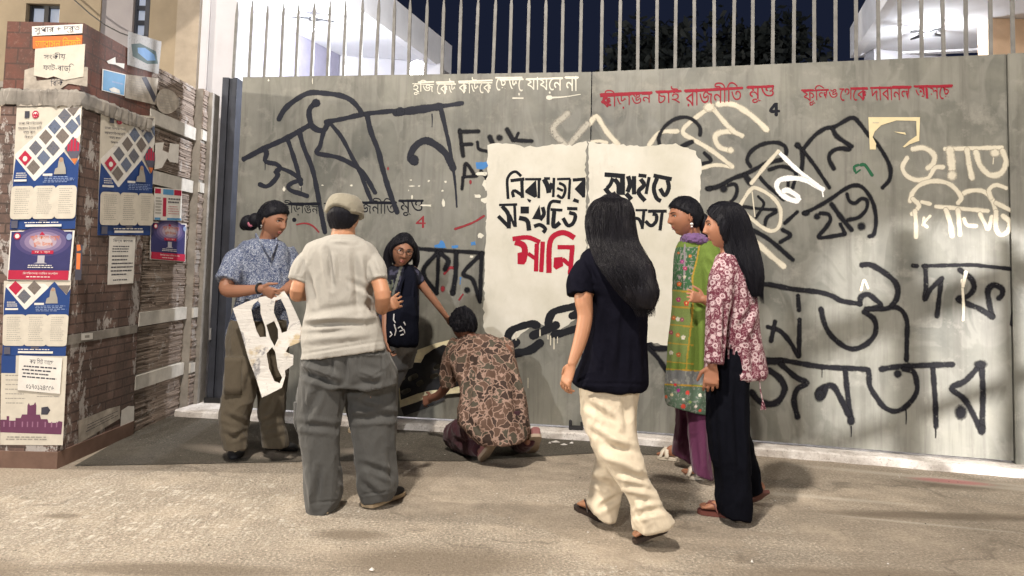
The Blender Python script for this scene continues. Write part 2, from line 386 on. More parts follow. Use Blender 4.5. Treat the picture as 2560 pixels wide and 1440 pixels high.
def uvbox(mb, a, b, mi=0):
    x0, y0, z0 = a; x1, y1, z1 = b
    for q, uv in (([(x0,y0,z0),(x1,y0,z0),(x1,y0,z1),(x0,y0,z1)], [(x0,z0),(x1,z0),(x1,z1),(x0,z1)]),
                  ([(x1,y0,z0),(x1,y1,z0),(x1,y1,z1),(x1,y0,z1)], [(x1+y0-PY_0,z0),(x1+y1-PY_0,z0),(x1+y1-PY_0,z1),(x1+y0-PY_0,z1)]),
                  ([(x1,y1,z0),(x0,y1,z0),(x0,y1,z1),(x1,y1,z1)], [(x1,z0),(x0,z0),(x0,z1),(x1,z1)]),
                  ([(x0,y1,z0),(x0,y0,z0),(x0,y0,z1),(x0,y1,z1)], [(y1,z0),(y0,z0),(y0,z1),(y1,z1)]),
                  ([(x0,y0,z1),(x1,y0,z1),(x1,y1,z1),(x0,y1,z1)], [(x0,y0),(x1,y0),(x1,y1),(x0,y1)])):
        mb.add(q, [(0,1,2,3)], mi, uv)
pz_top = PF.at(243, 58).z; zl0, zl1 = PF.at(230, 270).z, PF.at(235, 226).z
print('pillar top', pz_top, zl0, zl1)
root = thing('brick_pillar', ((PX0+PX1)/2, (PY_0+PY_1)/2, 0), 'red brown tiled pillar plastered with posters at the left of the gate', 'pillar')
mb = MB(); uvbox(mb, (PX0, PY_0, 0), (PX1, PY_1, zl0)); part('shaft', mb, M_brick, root)
mb = MB(); uvbox(mb, (PX0, PY_0+.004, zl1), (PX1-.002, PY_1, pz_top)); part('head_block', mb, M_brick_up, root)
mb = MB(); n = 30
def ledge_ring(px, py, o, outw):
    k = [RNG.normal(0, .004) for _ in range(4)]; i_ = Vector(outw); q = Vector((px, py, 0))
    return [q-i_*.2+Vector((0, 0, zl0+.002)), q+i_*(.016+k[0])+Vector((0, 0, zl0+.006+k[1])), q+i_*(.02+k[0])+Vector((0, 0, zl0+.03)), q+i_*(.018+k[2])+Vector((0, 0, zl1-.02)), q+i_*(.008+k[2])+Vector((0, 0, zl1-.003+k[3])), q-i_*.2+Vector((0, 0, zl1-.003))]
rs = [ledge_ring(PX0+(PX1-PX0)*t/n, PY_0, 0, (0, -1, 0)) for t in range(n)]+[ledge_ring(PX1, PY_0, 0, (.9, -.9, 0))]+[ledge_ring(PX1, PY_0+(PY_1-PY_0)*t/n, 0, (1, 0, 0)) for t in range(1, n+1)]
mb.rings(rs)
part('ledge', mb, M_conc, root)
mb = MB(); z0, z1 = PSR.at(250, 848).z, PSR.at(250, 826).z; mb.box((PX1-.05, PY_0+.02, z0), (PX1+.006, PY_1-.02, z1)); part('band', mb, M_conc, root)
mb = MB(); mb.box((PX0-.02, PY_0-.012, 0), (PX1+.012, PY_1, .10)); part('plinth', mb, plain('brown_plinth', (.17, .105, .08), .8, .2), root)

# wall to the left of the pillar
M_wall = brick_mat('stained_wall', (.14, .10, .085), (.20, .15, .12), (.09, .07, .06), .3, .08, .54)
root = thing('boundary_wall', (-6, 5.2, 0), 'stained brick wall running off behind the tiled pillar', 'wall')
mb = MB(); uvbox(mb, (-12, 5.12, 0), (PX0-.004, 5.5, P(20, 220, 5.1).z)); part('wall_body', mb, M_wall, root)
mb = MB(); mb.box((-12, 5.08, P(20, 220, 5.1).z+.001), (PX0-.004, 5.54, P(20, 205, 5.1).z)); part('coping', mb, M_conc, root)

# ------------------------------------------------------------------ stone clad jamb
def stone_mat():
    s = N('slate_strips'); n1 = s.noise(1, 3, .6, s.coord((1, 2.2, 70))); n2 = s.noise(60, 5, .7); n3 = s.noise(5, 7, .72, None, 1)
    c = s.mix(s.ramp(n1, [(.3, 0), (.7, 1)]), (.14, .105, .085), (.36, .295, .25)); c = s.mix(s.ramp(n2, [(.5, 0), (.75, .5)]), c, (.40, .32, .26))
    c = s.mix(s.ramp(n3, [(.56, 0), (.59, .7)]), c, (.40, .37, .345))
    return s.fin(c, .8, s.bump(n2, .5, .006))
M_stone = stone_mat(); M_band = plain('pale_band', (.52, .50, .46), .8, .2, 8, .3, 60)
JX, JY0, JY1 = -2.76, 5.665, 6.50
PJ = Plane((JX, JY0, 0), (0, 1, 0)); JZ = P(450, 200, 6.2).z
root = thing('stone_jamb', (JX-.2, 6.1, 0), 'gate jamb wall clad in thin brown stone strips with pale bands', 'wall')
mb = MB(); mb.box((JX-.5, JY0, 0), (JX-.028, JY1, JZ)); mb.box((JX-.5, JY1+.001, 0), (-2.70, JY1+.25, JZ)); mb.box((-2.6995, JY1+.10, 0), (-2.655, JY1+.26, JZ-.01)); part('core', mb, M_conc, root)
bands = [(P(430, y+16, 6.1).z, P(430, y-16, 6.1).z) for y in (938, 790, 455, 315)]
mb = MB(); z = .0
while z < JZ-.01:
    h = RNG.uniform(.009, .020)
    if not any(b0-h < z < b1 for b0, b1 in bands):
        y = JY0+RNG.uniform(0, .05)-.02
        while y < JY1:
            l = RNG.uniform(.08, .35); y2 = min(JY1, y+l); x = JX+RNG.uniform(-.010, .003)
            mb.box((JX-.03, max(JY0, y)+.001, z), (x, y2-.001, z+h-.002)); y = y2
        mb.box((-2.71, JY1+.004, z), (-2.695+RNG.uniform(-.004, .012), JY1+.24, z+h-.002))
    z += h
part('cladding', mb, M_stone, root)
for b0, b1 in bands:
    mb = MB(); mb.box((JX-.03, JY0+.002, b0), (JX+.022, JY1-.002, b1)); mb.box((JX-.03, JY1+.002, b0+.01), (JX+.075, JY1+.2, b1-.01)); part('band', mb, M_band, root)

# unseen poles added between the low spot and the gate to cast shadow bands
root = thing('added_poles', (3.85, 3.2, 0), 'added unseen bamboo poles, upright and slanting, casting shadow bands on the right gate leaf', 'shadow_poles')
M_added_bam = plain('added_pole_bamboo', (.34, .25, .12), .6, .25, 10); B0 = Vector((3.55, 3.12, 0)); BU = Vector((.95, .32, 0)).normalized()
for s_, w_ in ((.12, .035), (.36, .04), (.60, .03)):
    mb = MB(); mb.tube([B0+BU*s_+Vector((0, 0, -.02)), B0+BU*s_+Vector((.01, 0, .75)), B0+BU*s_+Vector((.0, .01, 1.25))], w_); part('added_upright_pole', mb, M_added_bam, root)
for (s0, z0), (s1, z1), w_ in (((-.1, .72), (.8, 1.22), .05), ((.1, .5), (.8, .86), .028)):
    mb = MB(); mb.tube([B0+BU*s0+Vector((0, -.06, z0)), B0+BU*s1+Vector((0, -.06, z1))], w_); part('added_slanting_pole', mb, M_added_bam, root)

# ------------------------------------------------------------------ buildings behind the gate
M_beige = plain('beige_render', (.27, .22, .155), .9, .15, 2.5, .2, 40)
M_lilac = plain('pale_grey_render', (.30, .28, .29), .9, .1, 3, .2, 40)
M_white = plain('white_render', (.52, .515, .55), .85, .06, 3, .15, 40)
def glass_lit():
    s = N('pale_lit_glass'); m = s.fin((.5, .56, .66), .25); s.b.inputs['Emission Color'].default_value = (.62, .72, .95, 1); s.b.inputs['Emission Strength'].default_value = .28; return m
M_glass = glass_lit()
BY = 7.4
root = thing('beige_building', (-5, BY+.5, 0), 'beige rendered building with small windows behind the tiled pillar', 'building')
def at_y(x, y, d): return P(x, y, d)
mb = MB(); w0 = P(62, 62, BY); w1 = P(150, 10, BY); t0 = P(326, 88, BY); t1 = P(366, -60, BY)
xe = P(497, 120, BY).x; zt = 6.5; zb = 1.5
mb.box((-14, BY, 0), (w0.x, BY+.4, zt)); mb.box((w0.x, BY, 0), (w1.x, BY+.4, w0.z)); mb.box((w0.x, BY, w1.z), (w1.x, BY+.4, zt)); mb.box((w1.x, BY, 0), (P(250, 50, BY).x, BY+.4, zt))
mb.box((P(366, 50, BY).x+.03, BY, 0), (xe, BY+.4, zt)); part('wall', mb, M_beige, root)
mb = MB(); mb.box((P(250, 50, BY).x, BY+.02, 0), (t0.x, BY+.4, zt)); mb.box((t0.x, BY+.021, 0), (t1.x+.03, BY+.4, t0.z)); part('wall', mb, M_lilac, root, label='pale grey wall bay')
mb = MB(); mb.box((P(445, 50, BY).x, BY-.03, 0), (xe+.002, BY-.002, zt)); part('pilaster', mb, plain('pilaster_render', (.33, .28, .22), .9), root)  # pilaster in a paler, greyer render than the wall
for a, b, nx_, nz_ in ((w0, w1, 2, 1), (t0, t1, 1, 4)):
    mb = MB(); mb.box((a.x, BY+.10, a.z), (b.x, BY+.11, b.z)); wdw = part('window', mb, M_glass, root)
    mb = MB(); f = .022
    for i in range(nx_+1):
        x = a.x+(b.x-a.x)*i/nx_; mb.box((x-f, BY+.06, a.z), (x+f, BY+.095, b.z))
    for i in range(nz_+1):
        z = a.z+(b.z-a.z)*i/nz_; mb.box((a.x+f+.001, BY+.065, z-f), (b.x-f-.001, BY+.09, z+f))
    part('frame', mb, M_dark if nx_ == 2 else M_post, root, parent=wdw)
root = thing('cable', (P(215, 30, BY-.02).x, BY-.02, P(215, 30, BY).z), 'thin dark cable sagging across the beige building above the pillar', 'cable')
mb = MB(); mb.tube([P(x, y, BY-.03) for x, y in ((120, -60), (180, -5), (225, 35), (262, 62), (300, 82), (330, 92))], .006, 5); part('wire', mb, M_dark, root)
# white column beside it
c0 = P(497, 190, 7.0); c1 = P(584, 190, 7.0)
root = thing('white_column', ((c0.x+c1.x)/2, 7.2, 0), 'tall white rendered column rising behind the left gate post', 'column')
mb = MB(); mb.box((c0.x, 7.0, 0), (c1.x, 7.36, 6)); mb.box((c0.x-.02, 6.98, 0), (c1.x+.02, 7.38, .3)); mb.box((c0.x+.05, 6.985, .301), (c0.x+.08, 6.999, 6)); part('shaft', mb, M_white, root)

M_ceil = plain('white_soffit', (.80, .81, .84), .9, .05, 2)
M_fascia = plain('fascia_render', (.85, .85, .87), .9, .08, 3)
def bulbmat(k=30, col=(1, .98, 1)):
    s = N('lamp_glow'); m = s.fin((1, 1, 1)); s.b.inputs['Emission Color'].default_value = (*col, 1); s.b.inputs['Emission Strength'].default_value = k; return m
M_bulb = bulbmat()
def canopy(label, corner_px, d, bottom_px, edge_dir, length, width, th, sgn):
    """flat roof slab whose inner far corner shows over the gate; sgn=-1: slab lies to the left of its edge"""
    t = P(*corner_px, d); b = P(*bottom_px, d); zt, zb = t.z, b.z
    e = Vector((edge_dir[0], edge_dir[1], 0)).normalized(); q = Vector((e.y, -e.x, 0))
    if q.x*sgn < 0: q = -q
    root = thing('gatehouse', (t.x+q.x*2, t.y-1, 0), label, 'gatehouse')
    o = Vector((t.x, t.y, zb))
    mb = MB(); mb.obox(o+q*.12+e*.12, q*(width-.12), e*(length-.12), Vector((0, 0, zt-zb-.004))); part('soffit', mb, M_ceil, root)
    mb = MB(); mb.obox(o-Vector((0, 0, .03)), q*.119, e*length, Vector((0, 0, zt-zb+.03))); mb.obox(o+q*.1195-Vector((0, 0, .03)), q*width, e*.119, Vector((0, 0, zt-zb+.03))); part('fascia', mb, M_fascia, root)
    return root, o, e, q, zb
rootL, oL, eL, qL, zbL = canopy('white flat roofed gatehouse with lit soffit behind the left gate leaf', (1130, 115), 12.0, (1130, 182), (-.59, -2.1), 9, 8, .4, -1)
# long wall under the left canopy
wa = P(850, 130, 11.1); wb = P(590, -5, 8.9); wa.z = wb.z = 0
d_ = (wb-wa).normalized(); q_ = Vector((d_.y, -d_.x, 0)); q_ = q_ if q_.x < 0 else -q_
mb = MB(); mb.obox(wa, d_*3.0, q_*.3, Vector((0, 0, zbL-.002))); part('side_wall', mb, plain('lilac_wall', (.26, .25, .32), .9, .08), rootL)
mb = MB(); mb.obox(wa-d_*.01, -d_*.02+Vector((1.45, .3, 0)), Vector((0, .25, 0)), Vector((0, 0, zbL-.004))); part('rear_wall', mb, M_white, rootL)
rootR, oR, eR, qR, zbR = canopy('white flat roofed gatehouse glowing behind the right gate leaf', (2125, 70), 11.0, (2125, 140), (-.30, -1.13), 8, 7, .4, 1)
wr = P(2160, 100, 10.9); mb = MB(); mb.obox((wr.x, 10.6, 0), (5, 1.2, 0), (0, .3, 0), (0, 0, zbR-.003)); part('rear_wall', mb, M_white, rootR)
wr = P(2475, 60, 9.2); mb = MB(); mb.obox((wr.x, 9.2, 0), (3, 0, 0), (0, .25, 0), (0, 0, zbR-.006)); part('side_wall', mb, plain('peach_wall', (.70, .50, .34), .9, .06), rootR)
# lamps under the canopies: a holder, a bare bulb and its light
def ceiling_lamp(px, d, zc, label, watt, drop=.25):
    c = P(*px, d); root = thing('ceiling_lamp', (c.x, c.y, zc), label, 'lamp', 'lit lamps under the gatehouse roofs')
    mb = MB(); mb.sphere(c, .055); part('bulb', mb, M_bulb, root, smooth=True)
    mb = MB(); mb.tube([(c.x, c.y, c.z+.06), (c.x, c.y, zc-.03)], .016)
    for a in range(4):
        v = Vector((math.cos(a*math.pi/2+.3), math.sin(a*math.pi/2+.3), 0)); mb.tube([Vector((c.x, c.y, zc-.06))+v*.04, Vector((c.x, c.y, zc-.06))+v*.26], [.03, .012])
    part('holder', mb, M_dark, root)
    l = lamp('ceiling_lamp_light', (c.x, c.y-.02, c.z-.09), (c.x, c.y, 0), watt, .05, (.93, .95, 1), 'POINT'); return root
ceiling_lamp((781, 66), 9.2, zbL-.03, 'bare glowing bulb on a dark four armed holder under the left gatehouse roof', 220)
c = P(1044, 174, 7.0); root = thing('flood_lamp', (c.x, c.y, 0), 'glaring lamp on a thin pole just behind the top edge of the left leaf', 'lamp')
mb = MB(); mb.sphere(c, .085); part('bulb', mb, M_bulb, root, smooth=True); mb = MB(); mb.tube([(c.x, c.y+.02, 0), (c.x, c.y+.02, c.z-.07)], .02); mb.tube([(c.x, c.y+.02, c.z-.10), (c.x, c.y+.01, c.z-.05)], [.03, .045]); part('pole', mb, M_dark, root)
lamp('flood_lamp_light', (c.x-.02, c.y+.12, c.z+.06), (c.x, c.y+1, c.z), 330, .05, (.95, .96, 1), 'POINT')
ceiling_lamp((2318, 70), 9.6, zbR-.03, 'glowing bulb under the right gatehouse roof', 240)
l = lamp('warm_room_light', tuple(P(2560, -20, 8.7)), tuple(P(2520, 60, 9.2)), 40, .05, (1, .72, .4), 'POINT')

# ------------------------------------------------------------------ dark trees beyond the gate
def leafmat():
    s = N('night_foliage'); n1 = s.noise(3, 3)
    return s.fin(s.mix(n1, (.03, .038, .04), (.06, .07, .065)), .6)
M_leaf = leafmat(); M_bark = plain('bark', (.06, .045, .035), .9, .3)
def tree(x, y, h, rr, label, seed):
    g = np.random.default_rng(seed); root = thing('tree', (x, y, 0), label, 'tree', 'trees in the dark beyond the gate')
    mb = MB(); mb.tube([(x, y, 0), (x+.1, y, h*.3), (x-.05, y+.1, h*.6), (x, y, h*.85)], [.2, .16, .11, .04], 8)
    for i in range(9):
        a = g.uniform(0, 6.28); z = h*g.uniform(.35, .7); mb.tube([(x, y, z), (x+math.cos(a)*rr*.5, y+math.sin(a)*rr*.5, z+h*.12), (x+math.cos(a)*rr*.85, y+math.sin(a)*rr*.85, z+h*.18)], [.07, .045, .015], 6)
    part('trunk', mb, M_bark, root)
    mb = MB(); cl = [(Vector((x, y, h*.72))+Vector(g.normal(0, 1, 3))*rr*.42, g.uniform(.25, .5)*rr) for _ in range(46)]; V, Fc = [], []
    for c, r in cl:
        for _ in range(210):
            d = Vector(g.normal(0, 1, 3)).normalized()*r*g.uniform(.55, 1.05); p = c+d; a = Vector(g.normal(0, 1, 3)).normalized()*g.uniform(.09, .19); b = Vector(g.normal(0, 1, 3)).normalized()*.09
            k = len(V); V += [p-a, p+b, p+a, p-b]; Fc.append((k, k+1, k+2, k+3))
    mb.add(V, Fc); part('crown', mb, M_leaf, root)
tree(3.3, 19, 7.4, 1.7, 'dark leafy tree barely showing just right of the gate joint', 3)
tree(6.6, 21, 8.2, 2.2, 'dark leafy tree beyond the right gate leaf, left of the glowing gatehouse', 5)
# ================================================================== WRITING AND PAINT ON THE GATE
K_black = spray('black_spray', (.006, .0065, .010), .5, .30); K_black2 = spray('black_spray_worn', (.007, .007, .010), .42, .36)
K_brush = spray('dark_brush_paint', (.018, .02, .03), .14, .30)
K_cream = spray('cream_spray', (.60, .56, .46), .5, .30); K_white = spray('white_spray', (.85, .85, .83), .25); K_faint = spray('faint_cream_spray', (.42, .40, .35), .6, .40)
K_red = spray('red_stencil', (.25, .015, .03), .12, .28); K_wst = spray('white_stencil', (.66, .64, .56), .12, .33); K_bst = spray('black_stencil', (.006, .007, .013), .12)
K_redm = spray('red_mural', (.36, .007, .03), .06); K_blk = spray('black_mural', (.006, .007, .011), .06); K_char = spray('charcoal_mural', (.011, .012, .016), .05)
K_green = spray('green_scrap', (.02, .10, .05), .15); K_blue = spray('blue_scrap', (.06, .20, .48), .15); K_redf = spray('red_mark', (.25, .03, .04), .4, .3)

def smooth_path(p, step=5.0):
    p = [np.array(q, float) for q in p]
    if len(p) == 2: n = max(2, int(np.linalg.norm(p[1]-p[0])/step)); return [p[0]+(p[1]-p[0])*i/n for i in range(n+1)]
    q = [2*p[0]-p[1]]+p+[2*p[-1]-p[-2]]; out = []
    for i in range(1, len(q)-2):
        a, b, c, d = q[i-1:i+3]; n = max(2, int(np.linalg.norm(c-b)/step))
        for k in range(n):
            t = k/n; out.append(.5*((2*b)+(-a+c)*t+(2*a-5*b+4*c-d)*t*t+(-a+3*b-3*c+d)*t**3))
    out.append(p[-1]); return out
def vis(w):
    """vowel signs that are written before their letter put before it"""
    o = []
    for ch in w:
        if ch in 'িেৈ' and o:
            i = len(o)-1
            while i >= 2 and o[i-1] == '্': i -= 2
            o.insert(i, ch)
        else: o.append(ch)
    return ''.join(o)
class Paint:
    """strokes of one paint on one leaf; T = origin and scale of the tracing"""
    def __init__(s, pl, off): s.pl = pl; s.off = off; s.mb = MB(); s.k = 0; s.T = (0, 0, 1)
    def w(s, x, y, o): return s.pl.at(s.T[0]+x/s.T[2], s.T[1]+y/s.T[2], o)
    def stroke(s, pts, w, flat=False, grow=1.12, w2=None):
        sc_ = s.T[2]; p = smooth_path(pts, 4.0*sc_); n = len(p); w = w*grow; w2 = w2*grow if w2 is not None else w
        vs_, uv, fs = [], [], []; off = s.off+s.k*.00006; s.k = (s.k+1) % 40
        for i in range(n):
            t = p[min(n-1, i+1)]-p[max(0, i-1)]; t = t/(np.linalg.norm(t)+1e-9); nn = np.array([-t[1], t[0]]); ww = (w+(w2-w)*i/(n-1))*(1 if flat else 1+.13*math.sin(i*.55+w)*math.sin(i*.21+2*w))
            o = off+i*.000004
            for q, u in ((p[i]+nn*ww, 1), (p[i], 0), (p[i]-nn*ww, 1)): vs_.append(s.w(q[0], q[1], o)); uv.append((.5, u))
        for i in range(n-1):
            a = 3*i; fs += [(a, a+1, a+4, a+3), (a+1, a+2, a+5, a+4)]
        if not flat:
            for e, i, sg in ((0, 0, -1), (1, n-1, 1)):
                t = p[min(n-1, i+1)]-p[max(0, i-1)]; t = t/(np.linalg.norm(t)+1e-9); ww = w if e == 0 else w2; a0 = math.atan2(t[1], t[0])+(0 if sg > 0 else math.pi); b = len(vs_)
                for k in range(9):
                    a = a0-math.pi/2+math.pi*k/8; vs_.append(s.w(p[i][0]+ww*math.cos(a), p[i][1]+ww*math.sin(a), off+i*.000004)); uv.append((.5, 1))
                for k in range(8): fs.append((3*i+1, b+k, b+k+1))
        s.mb.add(vs_, fs, 0, uv); return s
    def blob(s, x, y, rx, ry=None):
        ry = ry or rx; o = s.off+s.k*.00006; s.k = (s.k+1) % 40; n = 18
        vs_ = [s.w(x, y, o)]+[s.w(x+rx*1.1*math.cos(6.2832*k/n), y+ry*1.1*math.sin(6.2832*k/n), o) for k in range(n)]
        s.mb.add(vs_, [(0, 1+k, 1+(k+1) % n) for k in range(n)], 0, [(.5, 0)]+[(.5, 1)]*n); return s
    def chip(s, x, y, rx, ry):
        n = 8; return s.poly([(x+rx*RNG.uniform(.45, 1.15)*math.cos(6.2832*k/n), y+ry*RNG.uniform(.45, 1.15)*math.sin(6.2832*k/n)) for k in range(n)])
    def poly(s, pts, rag=0, sub=0):
        o = s.off+s.k*.00006; s.k = (s.k+1) % 40; q = []
        for i, a in enumerate(pts):
            b = pts[(i+1) % len(pts)]; n = max(1, int(math.dist(a, b)/sub)) if sub else 1
            for k in range(n): q.append((a[0]+(b[0]-a[0])*k/n+RNG.normal(0, rag), a[1]+(b[1]-a[1])*k/n+RNG.normal(0, rag)))
        s.mb.poly([s.w(x, y, o) for x, y in q], 0, [(.5, .3)]*len(q)); return s
    def text(s, word, quad, shear=0):
        """one word fitted into the four picture corners tl, tr, br, bl"""
        cu = bpy.data.curves.new('t', 'FONT'); cu.body = vis(word); cu.resolution_u = 3; ob = bpy.data.objects.new('t', cu); COL.objects.link(ob)
        dg = bpy.context.evaluated_depsgraph_get(); me = ob.evaluated_get(dg).to_mesh()
        v = np.array([x.co for x in me.vertices]).reshape(-1, 3); f = [tuple(q.vertices) for q in me.polygons]; ob.evaluated_get(dg).to_mesh_clear()
        bpy.data.objects.remove(ob); bpy.data.curves.remove(cu)
        if not len(v): return s
        lo, hi = v.min(0), v.max(0); u = (v[:, 0]-lo[0])/(hi[0]-lo[0]+1e-9); t = (hi[1]-v[:, 1])/(hi[1]-lo[1]+1e-9)
        tl, tr, br, bl = [np.array(q, float) for q in quad]; o = s.off+s.k*.00006; s.k = (s.k+1) % 40
        X = ((1-u)*(1-t))[:, None]*tl+(u*(1-t))[:, None]*tr+(u*t)[:, None]*br+((1-u)*t)[:, None]*bl
        s.mb.add([s.w(a, b, o) for a, b in X], f, 0, [(.5, .3)]*len(v)); return s
    def drip(s, x, y, ln, w): return s.stroke([(x, y), (x+ln*.02, y+ln*.5), (x, y+ln)], w, w2=w*.6)
    def done(s, name, mat, root, label=None):
        # marks that lie well apart are parts of their own
        V = np.array([tuple(p) for p in s.mb.v]); lab = np.arange(len(V))
        def find(i):
            while lab[i] != i: lab[i] = lab[lab[i]]; i = lab[i]
            return i
        for f in s.mb.f:
            for q in f[1:]: lab[find(q)] = find(f[0])
        rt = np.array([find(i) for i in range(len(V))]); ids, isl = np.unique(rt, return_inverse=True); k = len(ids)
        lo = np.full((k, 3), 1e9); hi = -lo; np.minimum.at(lo, isl, V); np.maximum.at(hi, isl, V); sz = (hi-lo).max(1)
        gap = np.sqrt((np.maximum(0, np.maximum(lo[:, None]-hi[None], lo[None]-hi[:, None]))**2).sum(2)); near = gap <= np.maximum(.02, .5*np.maximum(sz[:, None], sz[None]))
        grp = list(range(k))
        def gf(i):
            while grp[i] != i: i = grp[i]
            return i
        for a, b in zip(*np.nonzero(np.triu(near, 1))): grp[gf(b)] = gf(a)
        pc = np.array([gf(i) for i in range(k)])[isl]; out = None
        for g in np.unique(pc):
            mp = {}; m_ = MB()
            for i in np.nonzero(pc == g)[0]: mp[int(i)] = len(m_.v); m_.v.append(s.mb.v[i]); m_.uv.append(s.mb.uv[i])
            for f in s.mb.f:
                if f[0] in mp: m_.f.append(tuple(mp[q] for q in f)); m_.m.append(0)
            out = part(name, m_, mat, root, label=label)
        return out
def S(pt, lst):
    for pts, w in lst: pt.stroke(pts, w)

# --- left leaf: huge black brushed word
p = Paint(PL, .001); p.T = (580, 180, 4)
S(p, [([(120,870),(330,760),(550,660),(770,535)],26), ([(330,770),(345,820),(330,880),(360,905),(440,920),(480,960),(440,1000),(460,1030),(400,1110),(340,1145),(280,1125)],23),
 ([(480,960),(560,990),(630,1030),(690,1080)],20), ([(555,670),(600,800),(650,960),(690,1120)],21), ([(690,1080),(600,1110),(560,1150),(600,1190),(680,1215),(750,1240)],22),
 ([(670,590),(720,760),(800,960),(850,1180),(890,1400),(930,1600)],23), ([(840,310),(790,350),(770,400),(780,480),(800,540),(860,580),(920,580),(950,530)],27),
 ([(470,470),(520,380),(620,290),(770,210),(950,215),(1100,240),(1200,290),(1280,380),(1290,430)],25), ([(940,500),(1100,470),(1330,420),(1600,390)],23), ([(1640,405),(1800,385),(2080,345)],38), ([(2080,345),(2300,312)],21),
 ([(950,520),(910,620),(880,740),(850,810),(1000,840),(1100,870),(1230,940),(1320,1020),(1430,1205)],22), ([(990,520),(1100,660),(1200,850),(1270,980),(1330,1130),(1390,1280)],20),
 ([(1350,430),(1390,600),(1460,780),(1510,980),(1570,1180),(1650,1400)],25), ([(1830,900),(1790,870),(1800,790),(1870,710),(1960,690),(2080,760),(2160,850),(2210,960)],34)])
p.stroke([(2085,350),(2120,500),(2170,720),(2200,900),(2230,1100),(2248,1350)],24,w2=8); p.blob(840,310,42).blob(1820,880,48); p.blob(1685,395,44)
p.drip(690,1120,110,6).drip(2000,420,130,6).drip(330,900,80,5); p.done('black_lettering', K_brush, LEAF_L)
# black spray words in roman letters, and the word above the chain
p = Paint(PL, .0012); p.T = (1020, 170, 5.333)
S(p, [([(690,830),(705,950),(735,1170)],32), ([(690,850),(940,845)],30), ([(710,1020),(850,1015)],28), ([(925,990),(945,1080),(1050,1110)],26), ([(1090,920),(1130,1010)],38), ([(1320,820),(1400,960)],36), ([(1470,870),(1430,960)],24), ([(1430,965),(1650,975)],30), ([(750,1420),(775,1270),(890,1430)],28)])
p.blob(1220,930,52,48); p.T = (580, 180, 4); S(p, [([(2310,1050),(2450,1040)],18), ([(2310,1060),(2300,1170)],18), ([(2490,990),(2560,1080)],20)])
p.T = (960, 580, 6.547)
S(p, [([(490,265),(900,300),(1610,340)],38), ([(880,330),(640,650),(860,1000)],44), ([(890,330),(880,700),(860,1000)],36), ([(930,350),(1050,470),(1000,610)],48), ([(1180,330),(1170,700),(1125,1000)],46), ([(1590,360),(1300,670),(1450,780),(1560,1110)],40), ([(1600,350),(1570,1140)],40)]); p.blob(1360,950,58); p.blob(1125,1000,55)
p.done('black_spray_word', K_black, LEAF_L)
# black stencilled line behind the cap
p = Paint(PL, .0016); p.T = (700, 480, 6.4)
p.text('কীড়াঙন', [(20,120),(615,170),(615,385),(20,370)]); p.text('চাই', [(700,100),(990,100),(990,350),(700,350)]); p.text('রাজনীতি', [(1100,80),(1850,100),(1850,350),(1100,345)]); p.text('মুও', [(1910,125),(2280,125),(2280,405),(1910,380)])
S(p, [([(160,190),(620,190)],22), ([(1290,170),(1850,170)],20), ([(1910,140),(2280,140)],18)]); p.blob(228,445,34)
p.done('black_stencil_slogan', K_bst, LEAF_L)
p = Paint(PL, .0018); p.T = (700, 480, 6.4); p.text('4', [(2170,380),(2330,380),(2330,575),(2170,575)]); S(p, [([(270,520),(400,500),(520,540),(620,640)],14)])
p.T = (960, 580, 6.547); S(p, [([(990,680),(1070,590),(1150,590)],24), ([(1230,1110),(1290,1020)],16)]); p.blob(960,930,40,55)
p.T = (580,180,4); p.blob(2385,1100,14,24).blob(1560,965,10,20)
p.stroke([(2230,1570),(2400,1510),(2520,1440)],12); p.done('red_marks', K_redf, LEAF_L)
p = Paint(PL, .0018); p.T = (1020, 170, 5.333); p.poly([(905,1255),(1080,1245),(1085,1300),(1010,1350),(905,1345)], 4, 30)
p.T = (960, 580, 6.547); p.poly([(820,220),(900,190),(930,130),(980,150),(1010,200),(1020,260),(830,265)], 6, 30); p.poly([(1110,220),(1210,215),(1215,260),(1110,262)], 5, 30); p.poly([(1420,170),(1500,160),(1500,215),(1430,220)], 5, 30); p.poly([(1235,740),(1265,740),(1255,860),(1240,860)], 4, 30)
p.done('blue_paper_scraps', K_blue, LEAF_L)
# white stencilled line along the top
p = Paint(PL, .0016); p.T = (1020, 170, 5.333)
p.text('হুজি', [(60,150),(345,165),(345,365),(60,360)]); p.text('কেউ', [(380,135),(640,140),(640,350),(380,350)]); p.text('কাউকে', [(675,120),(1125,120),(1125,335),(675,340)]); p.text('ছেড়ে', [(1165,120),(1530,115),(1530,370),(1165,350)]); p.text('যায়েন', [(1580,120),(2055,115),(2055,350),(1580,330)]); p.text('না', [(2100,105),(2265,105),(2265,305),(2100,310)])
S(p, [([(140,190),(340,185)],10), ([(380,190),(610,185)],10), ([(680,180),(1120,165)],11), ([(1230,155),(1530,150)],12), ([(1580,150),(2055,135)],12), ([(2100,125),(2265,125)],12)]); p.stroke([(1400,402),(1530,402)],10); p.stroke([(1880,395),(2080,385),(2300,350)],12,w2=4); p.blob(1885,395,42,30)
p.done('white_stencil_line', K_wst, LEAF_L); p = Paint(PL, .0017); p.T = (580,180,4)
for x,y,rx,ry in ((520,1170,16,34),(690,1150,16,12),(905,1132,14,7),(1195,1132,16,12),(1790,1080,16,7),(1800,1140,38,9),(1870,1140,16,10),(1965,1088,14,12),(2135,1095,18,14),(2105,1188,12,12),(2110,1310,26,40),(1940,1335,70,14),(2500,1020,60,26),(2540,1130,40,60),(2450,1240,40,22),(2530,1280,50,40),(365,85,8,16),(805,90,5,36),(1765,1185,6,10),(1800,1250,10,26)): p.chip(x,y,rx,ry)
p.T = (960,580,6.547); p.chip(1570,60,60,70).chip(1430,400,40,26)
p.done('paint_chip', K_wst, LEAF_L)
